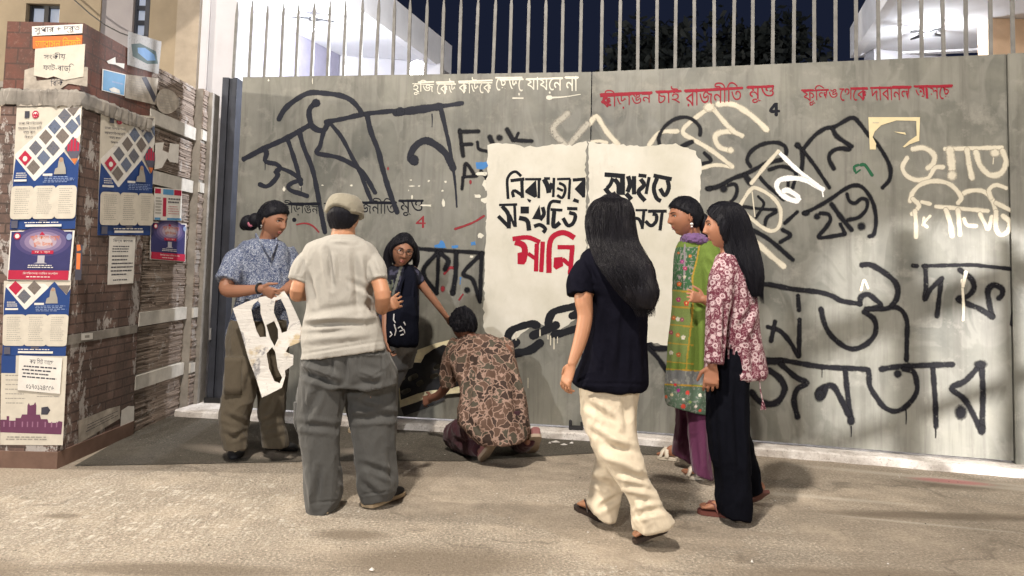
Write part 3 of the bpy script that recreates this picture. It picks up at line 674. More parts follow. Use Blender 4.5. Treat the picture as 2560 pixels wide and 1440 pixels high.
# cream strokes that reach across the joint
for pl, lf, first in ((PL, LEAF_L, True), (PR, LEAF_R, False)):
    p = Paint(pl, .0014)
    if first:
        p.T = (1020, 170, 5.333); S(p, [([(2130,610),(1960,760),(1940,850),(2020,950),(2120,1050)],50), ([(2140,1040),(2390,745)],48)]); p.done('faint_cream_scrawl', K_faint, lf)
    else:
        p.T = (1480, 180, 5.333); S(p, [([(-40,690),(40,600),(80,610),(200,800),(350,970)],40), ([(0,930),(90,920),(200,940)],26), ([(760,975),(900,810),(1140,790)],34), ([(1600,450),(1330,650),(1220,760),(1230,830),(1350,900),(1600,1050),(1870,1260)],36), ([(1440,1290),(1650,1240),(1870,1270)],30), ([(1600,470),(1850,760),(2000,850)],38), ([(1860,790),(1700,810),(1640,880),(1700,1000),(1850,1050)],42), ([(1680,430),(1900,440),(2150,600),(2330,770)],44)]); p.blob(1560,470,85,70).blob(1850,1040,50)
        p.T = (1740,280,3.6); S(p, [([(500,640),(620,490),(740,355)],21), ([(390,850),(490,700),(560,690),(690,770),(760,880),(750,1020),(690,1070),(600,1040),(450,920)],21), ([(505,720),(530,940)],7), ([(540,1170),(650,1270),(790,1390)],30)]); p.done('cream_scrawl', K_cream, lf)

# --- right leaf
p = Paint(PR, .001); p.T = (1740, 280, 3.6)
S(p, [([(100,690),(200,670),(330,600),(440,560),(540,510),(640,460),(770,430)],24), ([(490,490),(460,430),(500,350),(600,290),(720,275),(800,310),(810,380),(770,430)],21), ([(290,660),(350,650),(370,700),(350,770),(300,820)],19), ([(440,570),(490,640)],30), ([(560,570),(640,660),(790,790)],19), ([(660,520),(760,490),(850,510),(900,560),(870,680)],21), ([(830,620),(830,660)],20), ([(910,300),(950,340),(960,420),(950,520)],24), ([(960,340),(1060,220),(1160,150),(1250,130),(1400,52),(1470,100),(1540,190),(1640,300),(1720,430),(1750,520),(1740,610),(1680,680)],22), ([(970,350),(1080,500),(1200,680)],20), ([(1230,150),(1270,220),(1400,310)],24), ([(1380,335),(1280,330),(1210,370),(1200,430),(1240,510)],23),
 ([(970,910),(1060,870),(1200,790),(1330,700),(1420,660),(1500,680),(1570,770),(1610,880),(1620,1000),(1600,1100),(1560,1120)],21), ([(1120,910),(1190,920),(1210,970),(1170,1040),(1110,1130),(1340,1100)],21), ([(1220,830),(1300,940),(1400,1060)],25), ([(1360,740),(1380,800),(1430,820),(1490,780),(1540,800),(1530,880),(1460,950),(1370,970)],20), ([(1300,1010),(1340,1090)],20),
 ([(420,850),(560,870),(720,880)],17), ([(560,760),(610,830),(540,950)],15), ([(620,1020),(640,950),(720,900)],19), ([(910,900),(800,1000)],20), ([(780,1060),(850,1110),(760,1170)],22), ([(500,1060),(600,1110),(700,1180),(870,1330)],23)])
p.blob(250,690,40).blob(1090,940,34).blob(1490,1030,42).blob(120,690,36,30).blob(915,300,34); p.blob(990,910,40,30)
p.T = (1480,180,5.333); S(p, [([(900,960),(890,870),(960,740),(1080,640),(1230,600),(1350,640),(1440,740),(1440,840)],28), ([(1200,990),(1330,930)],36), ([(1500,1080),(1590,1180),(1480,1220)],28)])
p.T = (1360,460,3.273); S(p, [([(800,1310),(860,1310),(900,1345),(1000,1345)],26), ([(840,1330),(930,1420),(1010,1540)],22)])
p.done('black_scrawl', K_black, LEAF_R)
p = Paint(PR, .0012); p.T = (1920,540,4)
S(p, [([(-180,690),(0,685),(240,730),(500,760),(640,800),(740,850),(920,880)],28), ([(920,880),(930,810),(1000,785),(1080,840),(1130,900),(1000,935)],30), ([(940,490),(1030,490),(1170,570),(1270,660),(1300,750),(1280,840),(1240,890)],31), ([(980,930),(1150,930),(1270,910),(1350,960),(1390,1060),(1390,1200),(1385,1440)],27), ([(530,930),(560,1060),(620,1180),(740,1290),(850,1330),(970,1290),(1060,1200),(1080,1100),(1050,1020),(960,960)],29), ([(300,800),(310,940)],26), ([(315,1040),(310,1400)],26), ([(0,1110),(120,1150),(220,1260),(300,1400)],26), ([(70,1060),(30,1250)],26), ([(1450,495),(1490,500)],24), ([(1550,500),(2000,490),(2150,500),(2440,530)],21), ([(1575,500),(1580,700),(1570,840),(1620,740),(1740,625)],27), ([(1730,660),(1690,1000)],28), ([(1920,540),(1990,590),(2040,640),(2060,720),(2000,800),(1900,830),(2000,880),(2120,930),(2250,1010)],31), ([(2240,1000),(2210,850),(2200,740),(2260,690),(2340,730),(2340,790),(2310,820)],33), ([(2490,800),(2440,1080)],26)])
p.T = (1880,780,3.428)
S(p, [([(130,410),(300,420),(600,470),(960,490),(1000,520),(1010,630),(1060,720),(1140,820),(1240,850),(1340,790),(1410,690),(1410,590),(1380,510),(1300,490)],25), ([(60,430),(240,420)],34), ([(150,500),(240,570),(280,660),(230,760),(150,790),(60,760),(0,690)],31), ([(250,450),(380,560),(470,610),(390,660),(360,760),(390,900)],27), ([(800,500),(820,700),(850,940)],25), ([(620,640),(570,680),(570,730),(610,720),(640,640),(700,640),(760,740),(830,880)],28), ([(1110,490),(1300,465),(1720,450)],27), ([(1550,460),(1570,750),(1578,980)],25), ([(1960,450),(1830,590),(1710,655),(1830,760),(1970,1020)],27), ([(1970,460),(1980,700),(1972,1020)],28)])
p.blob(1250,530,38).blob(1790,860,56,70).blob(580,715,50,60).blob(850,930,38,45).blob(1970,1010,38,50).blob(1960,450,60,40)
p.drip(1320,840,120,7).drip(850,980,90,6).drip(1575,1000,80,6).drip(600,470,90,5); p.done('worn_black_scrawl', K_black2, LEAF_R)
p = Paint(PR, .002); p.T = (1740,280,3.6); S(p, [([(740,355),(900,510),(1140,700)],20), ([(1140,695),(1000,620),(880,595),(760,610),(725,660),(750,720),(830,780),(910,800),(915,760),(830,705),(790,710)],24), ([(1135,700),(1145,760)],7)]); p.done('white_scrawl', K_white, LEAF_R)
p = Paint(PR, .0016); p.T = (1920,180,4)
S(p, [([(1450,770),(1560,760),(1660,830),(1650,920),(1600,960)],32), ([(1390,860),(1345,950),(1380,1030),(1480,1080),(1600,1060),(1670,960),(1750,950)],28), ([(1770,770),(2340,755)],25), ([(1820,780),(1840,960)],46), ([(1990,780),(2010,920),(2040,1060)],33), ([(2080,800),(2120,930),(2220,1030),(2330,1010),(2380,900),(2345,790)],34), ([(1420,1290),(1450,1200),(1540,1120),(1680,1090),(1830,1130),(1930,1250),(1900,1310)],28), ([(1930,1230),(2010,1190),(2140,1190),(2230,1260),(2280,1400)],28), ([(2380,1160),(2280,1130),(2210,1180),(2230,1260)],26), ([(2280,1310),(2480,1410)],28), ([(1680,1345),(2200,1390)],25), ([(1450,1270),(1510,1340),(1440,1420)],28), ([(1540,1300),(1620,1320)],24), ([(2255,860),(2250,920)],6)])
p.blob(1840,1035,55,60).blob(2270,810,58,46).blob(2510,770,40,28).blob(2530,960,30,60)
p.T = (1920,540,4)
S(p, [([(1470,-50),(1480,100),(1480,210)],27), ([(1560,20),(1550,90)],20), ([(1620,0),(1560,70),(1590,110)],20), ([(1780,-60),(1820,60),(1840,195)],32), ([(1900,-60),(1920,185)],29), ([(1960,30),(1990,90),(2080,100)],25), ([(2120,-20),(2170,80),(2200,130),(2240,10)],27), ([(2280,-40),(2280,120),(2330,190),(2400,150),(2415,60),(2350,0)],30), ([(1940,640),(1955,900),(1950,1040)],16), ([(1980,560),(1950,700)],22), ([(930,740),(960,640),(1000,720)],16), ([(2500,460),(2540,480)],60)])
p.done('cream_lettering', K_cream, LEAF_R)
p = Paint(PR, .0018); p.T = (1480,180,5.333)
p.text('কীড়াঙন', [(110,240),(790,230),(790,440),(110,530)]); p.text('চাই', [(860,200),(1175,180),(1175,415),(860,440)]); p.text('রাজনীতি', [(1245,150),(2000,130),(2000,385),(1245,465)]); p.text('মুও', [(2080,180),(2425,180),(2425,400),(2080,420)])
S(p, [([(120,300),(790,275)],17), ([(860,262),(1180,255)],15), ([(1245,250),(1640,232),(2000,212)],17), ([(2075,205),(2410,190)],17), ([(180,330),(150,380),(240,440)],16)])
p.T = (1920,180,4)
p.text('ফুলিঙ', [(340,130),(700,130),(690,290),(360,350)]); p.text('থেকে', [(715,150),(1000,150),(995,285),(715,290)]); p.text('দাবানল', [(1020,140),(1425,140),(1425,280),(1030,285)]); p.text('আসছে', [(1465,130),(1840,125),(1840,285),(1480,270)])
S(p, [([(340,182),(450,180)],9), ([(480,182),(600,178)],9), ([(840,162),(990,160)],9), ([(1030,158),(1225,155)],9), ([(1250,148),(1425,148)],11), ([(1465,142),(1590,140)],9), ([(1610,142),(1840,134)],10)])
p.done('red_stencil_slogans', K_red, LEAF_R)
p = Paint(PR, .0018); p.T = (1480,180,5.333); p.text('4', [(2360,415),(2500,410),(2500,580),(2360,580)]); p.stroke([(2440,430),(2380,520),(2490,520)],18); p.stroke([(2455,430),(2455,570)],20); p.done('black_numeral', K_bst, LEAF_R)
p = Paint(PR, .0022); p.T = (1920,180,4); S(p, [([(870,990),(860,950),(900,930)],14), ([(930,930),(970,930),(1040,1030)],16), ([(880,1010),(920,980)],9)]); p.done('green_scrap', K_green, LEAF_R)

# --- the mural: cream ground, letters and chain across both leaves
def mural_ground():
    s = N('mural_cream_ground'); n1 = s.noise(2.2, 6, .65); n2 = s.noise(10, 6, .7, s.coord((1, 1, .35))); n3 = s.noise(70, 4)
    c = s.mix(s.ramp(n1, [(.3, 0), (.7, 1)]), (.52, .50, .42), (.68, .66, .60)); c = s.mix(s.ramp(n2, [(.55, 0), (.75, .45)]), c, (.44, .43, .37)); c = s.mix(s.ramp(n3, [(.70, 0), (.76, .5)]), c, (.2, .19, .17))
    return s.fin(c, .6, s.bump(n2, .15, .004))
K_ground = mural_ground()
p = Paint(PL, .0032); p.poly([(1220,364),(1240,358),(1300,363),(1310,369),(1390,361),(1432,362),(1466,354),(1464,790),(1440,795),(1400,826),(1340,806),(1290,848),(1250,852),(1209,830),(1211,700),(1216,560),(1217,430)], 1.6, 8); p.done('cream_mural_ground', K_ground, LEAF_L)
p = Paint(PR, .0032); p.poly([(1472,352),(1500,358),(1600,366),(1690,361),(1742,378),(1740,388),(1755,398),(1751,430),(1748,560),(1740,720),(1690,856),(1668,862),(1610,855),(1540,862),(1470,850)], 1.6, 8); p.done('cream_mural_ground', K_ground, LEAF_R)
p = Paint(PL, .0042); p.T = (1200,340,4)
def F_(p, lst):
    for pts, w in lst: p.stroke(pts, w, flat=True, grow=1.0)
F_(p, [([(281,630),(272,480),(278,420),(312,372),(360,358),(412,402)],15), ([(305,447),(445,430)],17), ([(418,430),(424,620)],18), ([(338,612),(325,565),(352,548),(430,602)],17),
 ([(450,432),(612,432)],13), ([(590,432),(588,622)],14), ([(770,432),(905,428)],13), ([(790,470),(845,500),(850,560),(820,618),(772,590)],15), ([(770,520),(830,548)],14), ([(900,430),(888,632)],14), ([(928,440),(1055,430)],17), ([(1040,430),(1036,615)],17), ([(740,418),(732,612)],14), ([(640,430),(675,500),(690,570)],26), ([(720,470),(690,560)],20), ([(640,425),(700,425)],14),
 ([(190,690),(372,684)],13), ([(222,700),(285,790),(288,925)],22), ([(182,800),(285,905)],20), ([(345,690),(355,910)],15), ([(300,790),(345,905)],13), ([(390,818),(470,845),(492,945)],24), ([(540,905),(600,888),(655,930),(628,965)],20), ([(625,710),(640,780),(600,840)],20), ([(680,888),(686,720),(722,655),(808,660)],17), ([(705,735),(825,742)],15), ([(742,750),(735,905),(800,865)],22), ([(870,724),(975,728)],17), ([(830,820),(878,895),(932,870),(952,790),(890,765)],20)])
p.poly([(560,440),(572,605),(545,618),(452,565),(452,545)]).poly([(470,625),(515,640),(500,668),(478,650)]).poly([(942,620),(990,640),(985,672),(925,655)]).poly([(1030,440),(1030,615),(945,530)]).poly([(405,705),(490,705),(490,775),(405,775)]).poly([(520,830),(595,690),(615,835)])
p.done('black_mural_lettering', K_blk, LEAF_L)
p = Paint(PR, .0042); p.T = (1200,340,4)
F_(p, [([(1245,385),(1450,402)],24), ([(1250,520),(1310,592),(1360,570)],24), ([(1330,420),(1300,490),(1270,520)],20), ([(1345,430),(1385,490),(1385,590)],24), ([(1425,400),(1425,590)],26), ([(1460,575),(1515,635)],24), ([(1480,400),(1500,480),(1475,560)],24), ([(1540,400),(1540,585)],23), ([(1585,392),(1665,402)],19), ([(1605,430),(1640,490),(1585,560),(1650,650)],23), ([(1692,410),(1660,580)],17), ([(1770,420),(1738,520),(1765,620),(1810,650)],22), ([(1735,395),(1918,432)],21), ([(1800,525),(1848,592),(1888,520),(1875,440)],22), ([(1430,655),(1500,690),(1510,830)],22), ([(1555,742),(1675,742)],12), ([(1640,742),(1622,930)],16), ([(1535,822),(1590,832),(1622,905)],17), ([(1680,752),(1868,752)],17), ([(1655,850),(1710,898),(1762,850),(1762,790),(1725,780)],19), ([(1822,760),(1800,945)],17)])
p.done('black_mural_lettering', K_blk, LEAF_R)
p = Paint(PL, .0046); p.T = (1200,340,4)
F_(p, [([(325,1030),(480,1015),(600,1062)],24), ([(350,1060),(430,1090),(450,1160),(432,1250)],32), ([(480,1175),(565,1235)],20), ([(568,1075),(560,1355)],23), ([(628,1055),(612,1362)],23), ([(690,1370),(692,1120),(722,1015),(800,970),(870,975),(945,1020)],28), ([(775,1112),(945,1112)],23), ([(925,1100),(900,1385)],25), ([(825,1228),(895,1290)],22)])
p.poly([(375,1170),(460,1150),(465,1250),(440,1285),(375,1280)]).poly([(740,1215),(825,1208),(832,1300),(760,1338),(733,1310)])
p.done('red_mural_lettering', K_redm, LEAF_L)
p = Paint(PL, .0042); p.T = (960,740,4)
S(p, [([(1238,400),(1290,335),(1460,280),(1530,292)],34), ([(1490,395),(1720,292)],38), ([(1645,235),(1705,155),(1890,108),(2005,90)],34), ([(1285,492),(1325,462)],36), ([(1310,575),(1460,540),(1560,470)],38), ([(1240,400),(1235,440)],34), ([(1650,240),(1640,280)],34), ([(1700,390),(1840,352),(1990,300)],34), ([(1880,200),(1990,150)],34)])
p.done('painted_chain', K_char, LEAF_L)
p = Paint(PL, .005); p.T = (960,740,4)
for x, y0, y1, w in ((1665,400,490,6),(1700,420,530,7),(1735,410,470,5),(1640,390,430,6),(1560,340,400,7),(1320,380,440,6),(1440,820,920,4)): p.stroke([(x,y0),(x,y1)],w)
p.done('cream_drips', K_cream, LEAF_L)
p = Paint(PR, .0042); p.T = (960,740,4); S(p, [([(2060,80),(2240,60),(2330,120)],34), ([(2060,260),(2200,200)],30)]); p.T = (1360,460,3.273); p.done('painted_chain', K_char, LEAF_R)

# ================================================================== POSTERS
PM = {}
def pm(k, col, r=.55, var=.08):
    if k not in PM: PM[k] = plain('print_'+k, col, r, var, 14, .35, 13)
    return PM[k]
def photo_mat(k, a, b):
    if k not in PM:
        s = N('print_'+k); n = s.noise(55, 5, .7); PM[k] = s.fin(s.ramp(n, [(.3, a), (.5, b), (.65, sc(a, 1.8))]), .5)
    return PM[k]
C_paper = lambda: pm('paper', (.62, .58, .50), .7); C_blue = lambda: pm('navy_blue', (.018, .055, .21)); C_white = lambda: pm('white', (.74, .72, .68)); C_ink = lambda: pm('ink', (.05, .05, .07)); C_text = lambda: pm('grey_text', (.32, .30, .27))
C_red = lambda: pm('red', (.45, .02, .06)); C_or = lambda: pm('orange', (.62, .17, .05)); C_pur = lambda: pm('plum', (.14, .045, .10)); C_sky = lambda: pm('sky_blue', (.10, .30, .55)); C_vio = lambda: pm('violet', (.04, .04, .14)); C_tile = lambda k: photo_mat('photo_%d' % (k % 3), ((.05, .06, .09), (.08, .07, .07), (.06, .08, .14))[k % 3], ((.16, .16, .18), (.20, .17, .15), (.14, .17, .24))[k % 3])
class Poster:
    """sheet on a wall plane; u to the right and v down run 0..1 between its corners"""
    def __init__(s, pl, quad, off=.004, curl=.0):
        s.pl = pl; s.c = [pl.at(x, y, off) for x, y in quad]; s.n = pl.n; s.mb = MB(); s.mats = []; s.lay = 0; s.curl = 0
    def X(s, u, v, l):
        a, b, c, d = s.c; return a*((1-u)*(1-v))+b*(u*(1-v))+c*(u*v)+d*((1-u)*v)+s.n*(l*.00035+s.curl*(math.sin(7*u+3*v)*.5+.5)*.5)
    def mi(s, m):
        if m not in s.mats: s.mats.append(m)
        return s.mats.index(m)
    def poly(s, pts, m):
        s.lay += 1; s.mb.poly([s.X(u, v, s.lay) for u, v in pts], s.mi(m)); return s
    def rect(s, u0, v0, u1, v1, m): return s.poly([(u0, v0), (u1, v0), (u1, v1), (u0, v1)], m)
    def same(s, rects, m):
        """many small marks that lie in one layer"""
        s.lay += 1
        for u0, v0, u1, v1 in rects: s.mb.add([s.X(u0, v0, s.lay), s.X(u1, v0, s.lay), s.X(u1, v1, s.lay), s.X(u0, v1, s.lay)], [(0, 3, 2, 1)], s.mi(m))
        return s
    def round(s, u0, v0, u1, v1, ru, rv, m):
        p = []
        for cu, cv, a in ((u1-ru, v0+rv, -90), (u1-ru, v1-rv, 0), (u0+ru, v1-rv, 90), (u0+ru, v0+rv, 180)):
            p += [(cu+ru*math.cos(R(a+30*k)), cv+rv*math.sin(R(a+30*k))) for k in range(4)]
        return s.poly(p, m)
    def disc(s, u, v, ru, rv, m, n=16): return s.poly([(u+ru*math.cos(6.2832*k/n), v+rv*math.sin(6.2832*k/n)) for k in range(n)], m)
    def lines(s, u0, v0, u1, v1, n, m, dens=.75, h=.45):
        r = []; st = (v1-v0)/n
        for i in range(n):
            u = u0+RNG.uniform(0, .06)*(u1-u0); end = u0+(u1-u0)*RNG.uniform(.72, 1)
            while u < end:
                w = RNG.uniform(.05, .16)*(u1-u0); r.append((u, v0+i*st, min(end, u+w*dens), v0+i*st+st*h)); u += w
        return s.same(r, m)
    def text(s, word, u0, v0, u1, v1, m, tilt=0):
        s.lay += 1; pt = Paint(s.pl, 0); s_ = s
        class Fake: pass
        cu = bpy.data.curves.new('t', 'FONT'); cu.body = vis(word); cu.resolution_u = 1; ob = bpy.data.objects.new('t', cu); COL.objects.link(ob)
        dg = bpy.context.evaluated_depsgraph_get(); me = ob.evaluated_get(dg).to_mesh(); v = np.array([x.co for x in me.vertices]).reshape(-1, 3); f = [tuple(q.vertices) for q in me.polygons]
        ob.evaluated_get(dg).to_mesh_clear(); bpy.data.objects.remove(ob); bpy.data.curves.remove(cu)
        lo, hi = v.min(0), v.max(0); U = u0+(u1-u0)*(v[:, 0]-lo[0])/(hi[0]-lo[0]); V = v0+(v1-v0)*(hi[1]-v[:, 1])/(hi[1]-lo[1])+tilt*(U-u0)
        s.mb.add([s.X(a, b, s.lay) for a, b in zip(U, V)], f, s.mi(m)); return s
    def done(s, name, label, cat='poster', group=None):
        b = sum(s.c, Vector())/4; o = mesh_obj(name, s.mb, s.mats, None, base=b); return tag(o, label, cat, group)
GP = 'pasted posters'
def event_poster(pl, quad, label, v_from=0.0, off=.004):
    p = Poster(pl, quad, off); V = lambda v: (v-v_from)/(1-v_from)
    zu = lambda x, y: ((x-(125-50*(y-85)/915))/482, V((y-85)/915)); Q = lambda pts: [zu(x, y) for x, y in pts]
    cl = lambda pts: [(min(1, max(0, u)), max(0, v)) for u, v in pts]
    p.rect(0, 0, 1, 1, C_paper())
    p.poly(cl(Q([(118,462),(255,640),(470,425),(555,530),(600,480),(590,1000),(75,1000),(100,600)])), C_blue())
    if v_from < .3:
        p.poly(Q([(112,440),(118,470),(252,640),(262,640),(600,300),(602,110),(585,95),(490,95)]), C_white())
        for i, (x, y) in enumerate([(265,395),(340,315),(405,240),(480,160),(250,540),(325,470),(395,400),(465,310),(535,240)]): p.poly(Q([(x,y-58),(x+50,y),(x,y+58),(x-50,y)]), C_tile(i))
        p.poly(Q([(190,412),(240,470),(190,528),(140,470)]), C_red()); p.poly(Q([(540,98),(590,98),(545,160),(500,112)]), C_tile(1)); p.poly(Q([(592,150),(600,225),(590,235),(560,180)]), C_tile(2)); p.disc(*zu(190,475), .035, .022, C_white())
        p.poly(Q([(545,315),(598,375),(598,430),(555,525),(482,405)]), pm('slate', (.10, .10, .14)))
        p.same([(*zu(x,y0), *zu(x+13,425)) for x, y0 in ((505,372),(528,340),(552,330),(575,360))], C_red()); p.poly(Q([(530,480),(580,480),(555,525)]), C_or())
        p.rect(*zu(190,118), *zu(222,170), C_ink()); p.disc(*zu(268,145), .052, .032, C_red()); p.disc(*zu(268,145), .034, .021, C_white()); p.poly(Q([(250,150),(262,135),(268,145),(278,132),(286,152),(268,165)]), C_red())
        p.text('ঢাকা বিশবিদালয়', *zu(145,195), *zu(318,222), C_ink()); p.text('সমাবতন উৎসব বাণী', *zu(142,230), *zu(312,256), C_ink()); p.text('সময় কাল', *zu(180,268), *zu(268,290), C_ink()); p.text('বিকাল', *zu(190,300), *zu(250,320), C_ink())
    else:
        p.poly(cl(Q([(118,462),(252,640),(262,640),(430,470),(400,440),(130,440)])), C_white())
        for i, (x, y) in enumerate([(250,540),(325,470)]): p.poly(cl(Q([(x,y-58),(x+50,y),(x,y+58),(x-50,y)])), C_tile(i))
        p.poly(cl(Q([(190,412),(240,470),(190,528),(140,470)])), C_red()); p.poly(cl(Q([(490,455),(600,455),(560,530)])), C_tile(1))
    p.poly(Q([(405,595),(415,555),(435,545),(440,500),(455,470),(475,475),(480,510),(492,550),(495,595)]), pm('suit', (.36, .34, .30))); p.disc(*zu(460,488), .032, .02, pm('face', (.40, .26, .18)))
    p.lines(*zu(125,580), *zu(205,625), 3, C_white()); p.rect(*zu(112,630), *zu(205,645), C_white()); p.rect(*zu(325,590), *zu(395,606), C_white()); p.lines(*zu(325,612), *zu(560,662), 4, pm('pale_blue', (.25, .33, .55)))
    for a, b in ((95,248),(258,412),(422,566)): p.round(*zu(a,680), *zu(b,925), .05, .035, C_paper()); p.lines(*zu(a+26,700), *zu(b-22,895), 13, C_text(), .7, .32)
    p.rect(*zu(95,935), *zu(140,990), pm('slate', (.10, .10, .14))); p.lines(*zu(190,948), *zu(470,962), 1, C_white()); p.rect(*zu(200,965), *zu(465,982), C_white()); p.rect(*zu(300,930), *zu(360,944), pm('slate', (.1, .1, .14)))
    return p.done('event_poster', label, 'poster', GP)
event_poster(PF, [(42,268),(205,264),(188,572),(25,574)], 'navy and white photo mosaic poster, uppermost large one on the front of the pillar')
event_poster(PF, [(10,702),(178,700),(164,890),(6,888)], 'navy poster partly covered by the red banded sheet, low on the pillar front', v_from=.36, off=.006)
event_poster(PSR, [(252,276),(388,292),(376,588),(243,588)], 'navy and white photo mosaic poster on the right side of the pillar')
def banner_poster(pl, quad, label, off=.012, u0=0):
    p = Poster(pl, quad, off); p.rect(0, 0, 1, 1, C_white()); p.rect(.02, .02, .97, .80, C_vio())
    for k, c in enumerate(((.07, .06, .18), (.14, .11, .24), (.26, .20, .34), (.42, .34, .44), (.56, .48, .52))): p.disc(.52, .22, .44-.075*k, .30-.05*k, pm('glow_print_%d' % k, c, .5, .02), 24)
    p.text('জুই কলে সহুয়', .32, .08, .78, .20, C_or()); p.text('মুলি উৎসব', .38, .22, .68, .33, C_or()); p.poly([(.46, .09), (.50, .02), (.55, .09)], C_red()); p.rect(.36, .40, .70, .47, C_red()); p.text('মে ১ জুন', .41, .415, .65, .455, C_white())
    p.poly([(.46, .50), (.57, .50), (.57, .64), (.62, .66), (.40, .66), (.46, .64)], pm('pale_grey_print', (.45, .44, .50))); p.lines(.30, .69, .72, .77, 2, C_white()); p.disc(.12, .11, .055, .07, C_red()); p.disc(.12, .11, .035, .045, C_white()); p.disc(.93, .13, .045, .065, pm('pale_blue', (.25, .33, .55)))
    p.rect(.02, .80, .97, .985, C_red()); p.text('বিশবিদালয় আবিত সংগঠন', .25, .83, .80, .89, C_white()); p.lines(.30, .92, .72, .96, 1, C_white()); return p.done('banner_poster', label, 'poster', GP)
banner_poster(PF, [(26,577),(187,576),(176,702),(18,700)], 'dark violet poster with red bottom band between navy ones on the pillar front')
banner_poster(PJ, [(376,554),(466,560),(463,655),(374,648)], 'dark violet poster with orange title and red band on the stone jamb')
p = Poster(PF, [(4,888),(168,890),(157,1113),(0,1112)], .004); p.rect(0, 0, 1, 1, C_paper()); p.rect(.0, .0, .22, .2, C_blue())
p.lines(.06, .22, .46, .58, 7, C_text(), .8, .2); p.lines(.55, .22, .92, .50, 6, C_text(), .8, .2)
p.poly([(.0, .82), (.0, .72), (.10, .72), (.10, .68), (.14, .68), (.14, .73), (.24, .73), (.24, .70), (.32, .70), (.34, .66), (.42, .66), (.42, .56), (.44, .53), (.46, .56), (.52, .55), (.54, .52), (.56, .56), (.56, .66), (.62, .66), (.64, .71), (.74, .71), (.76, .75), (.9, .75), (.92, .73), (.98, .74), (.97, .88), (.0, .86)], C_pur())
p.same([(x, .74, x+.02, .80) for x in (.05, .14, .22, .34, .42, .50, .58, .70, .80, .88)], pm('mauve', (.30, .15, .24))); p.poly([(.64, .58), (.74, .57), (.78, .61), (.74, .66), (.64, .66)], C_ink()); p.lines(.08, .905, .9, .955, 2, C_text()); p.done('skyline_poster', 'cream notice with plum skyline drawing along its foot, lowest on the pillar front', 'poster', GP)
p = Poster(PF, [(48,888),(156,895),(150,985),(44,975)], .016, .004); p.rect(0, 0, 1, 1, C_white()); p.text('কম সিট আছে', .25, .05, .80, .22, C_ink()); p.lines(.08, .28, .94, .68, 4, C_ink(), .8, .4); p.text('০১৭০১২৪৫৫৬', .2, .80, .85, .94, C_ink()); p.done('room_notice', 'small white paper notice with black type pasted over the navy poster foot', 'notice', GP)
p = Poster(PSR, [(273,590),(339,592),(333,708),(268,712)], .006, .003); p.rect(0, 0, 1, 1, C_white()); p.text('বিশ্ব কাগজ', .15, .05, .9, .14, C_ink()); p.lines(.1, .20, .92, .36, 3, C_ink(), .8, .4); p.lines(.08, .40, .95, .86, 6, C_ink(), .85, .35); p.lines(.15, .9, .9, .95, 1, C_ink()); p.done('list_notice', 'narrow white printed notice under the navy poster on the side of the pillar', 'notice', GP)
# head block sheets
p = Poster(PF, [(80,66),(207,60),(206,83),(80,90)], .004); p.rect(0, 0, 1, 1, C_white()); p.text('সুপার + দ্রুত', .05, .12, .95, .9, C_ink()); p.done('name_strip', 'white strip of bold black lettering, topmost on the pillar head', 'sign', GP)
p = Poster(PF, [(82,92),(206,88),(205,120),(82,122)], .004); p.rect(0, 0, 1, 1, C_or()); p.text('আবাসন লিফট', .05, .12, .97, .92, pm('yellow', (.70, .38, .04))); p.done('orange_strip', 'orange strip with yellow lettering half hidden by the cream sheet on the pillar head', 'sign', GP)
p = Poster(PF, [(88,122),(213,110),(208,205),(84,192)], .009, .006); p.poly([(0, .0), (1, 0), (1, .86), (.62, 1), (.40, .92), (.28, 1), (0, .95)], C_paper()); p.text('সংকীয়', .18, .18, .62, .42, C_ink()); p.text('ফাট-বাড়ি', .18, .52, .80, .78, C_ink()); p.done('torn_sheet', 'torn cream sheet with thin handwriting on the pillar head', 'notice', GP)
p = Poster(PF, [(62,168),(220,165),(218,222),(58,240)], .004); p.poly([(0, .1), (.15, 0), (.2, .5), (.8, .45), (.85, 0), (1, .05), (1, .9), (.7, .7), (.5, 1), (.2, .85), (0, 1)], pm('grimy_paper', (.40, .36, .31), .8, .3)); p.text('বিকি', .42, .45, .62, .75, C_ink()); p.done('torn_scraps', 'grimy torn paper scraps along the foot of the pillar head', 'notice', GP)
p = Poster(PF, [(42,250),(140,244),(150,262),(42,268)], .012, .004); p.poly([(0, .2), (1, 0), (.9, .8), (.4, 1), (0, .9)], pm('grimy_paper', (.40, .36, .31))); p.lines(.2, .3, .8, .7, 1, C_ink()); p.done('torn_scraps', 'slim curled paper remnant on the front of the pillar ledge', 'notice', GP)
p = Poster(PSR, [(320,78),(404,104),(396,185),(318,162)], .006); p.rect(0, 0, 1, 1, photo_mat('photo_grey', (.18, .18, .18), (.34, .33, .32))); p.poly([(.1, .35), (.35, .25), (.85, .35), (.95, .7), (.6, .8), (.15, .7)], pm('dark_green_print', (.05, .09, .09))); p.poly([(.28, .4), (.5, .34), (.8, .46), (.86, .62), (.6, .7), (.3, .55)], pm('water_print', (.12, .26, .50))); p.done('pond_poster', 'grey poster with a blue pool picture near the pillar top on its side', 'poster', GP)
p = Poster(PSR, [(256,172),(315,186),(311,240),(254,226)], .006); p.rect(0, 0, 1, 1, C_white()); p.rect(.04, .04, .97, .97, C_sky()); p.lines(.4, .45, .95, .58, 1, pm('pale_blue', (.25, .33, .55))); p.poly([(.3, .85), (.5, .72), (.75, .78), (.8, .95), (.4, .95)], C_white()); p.done('sky_blue_poster', 'small sky blue poster on the side of the pillar head', 'poster', GP)
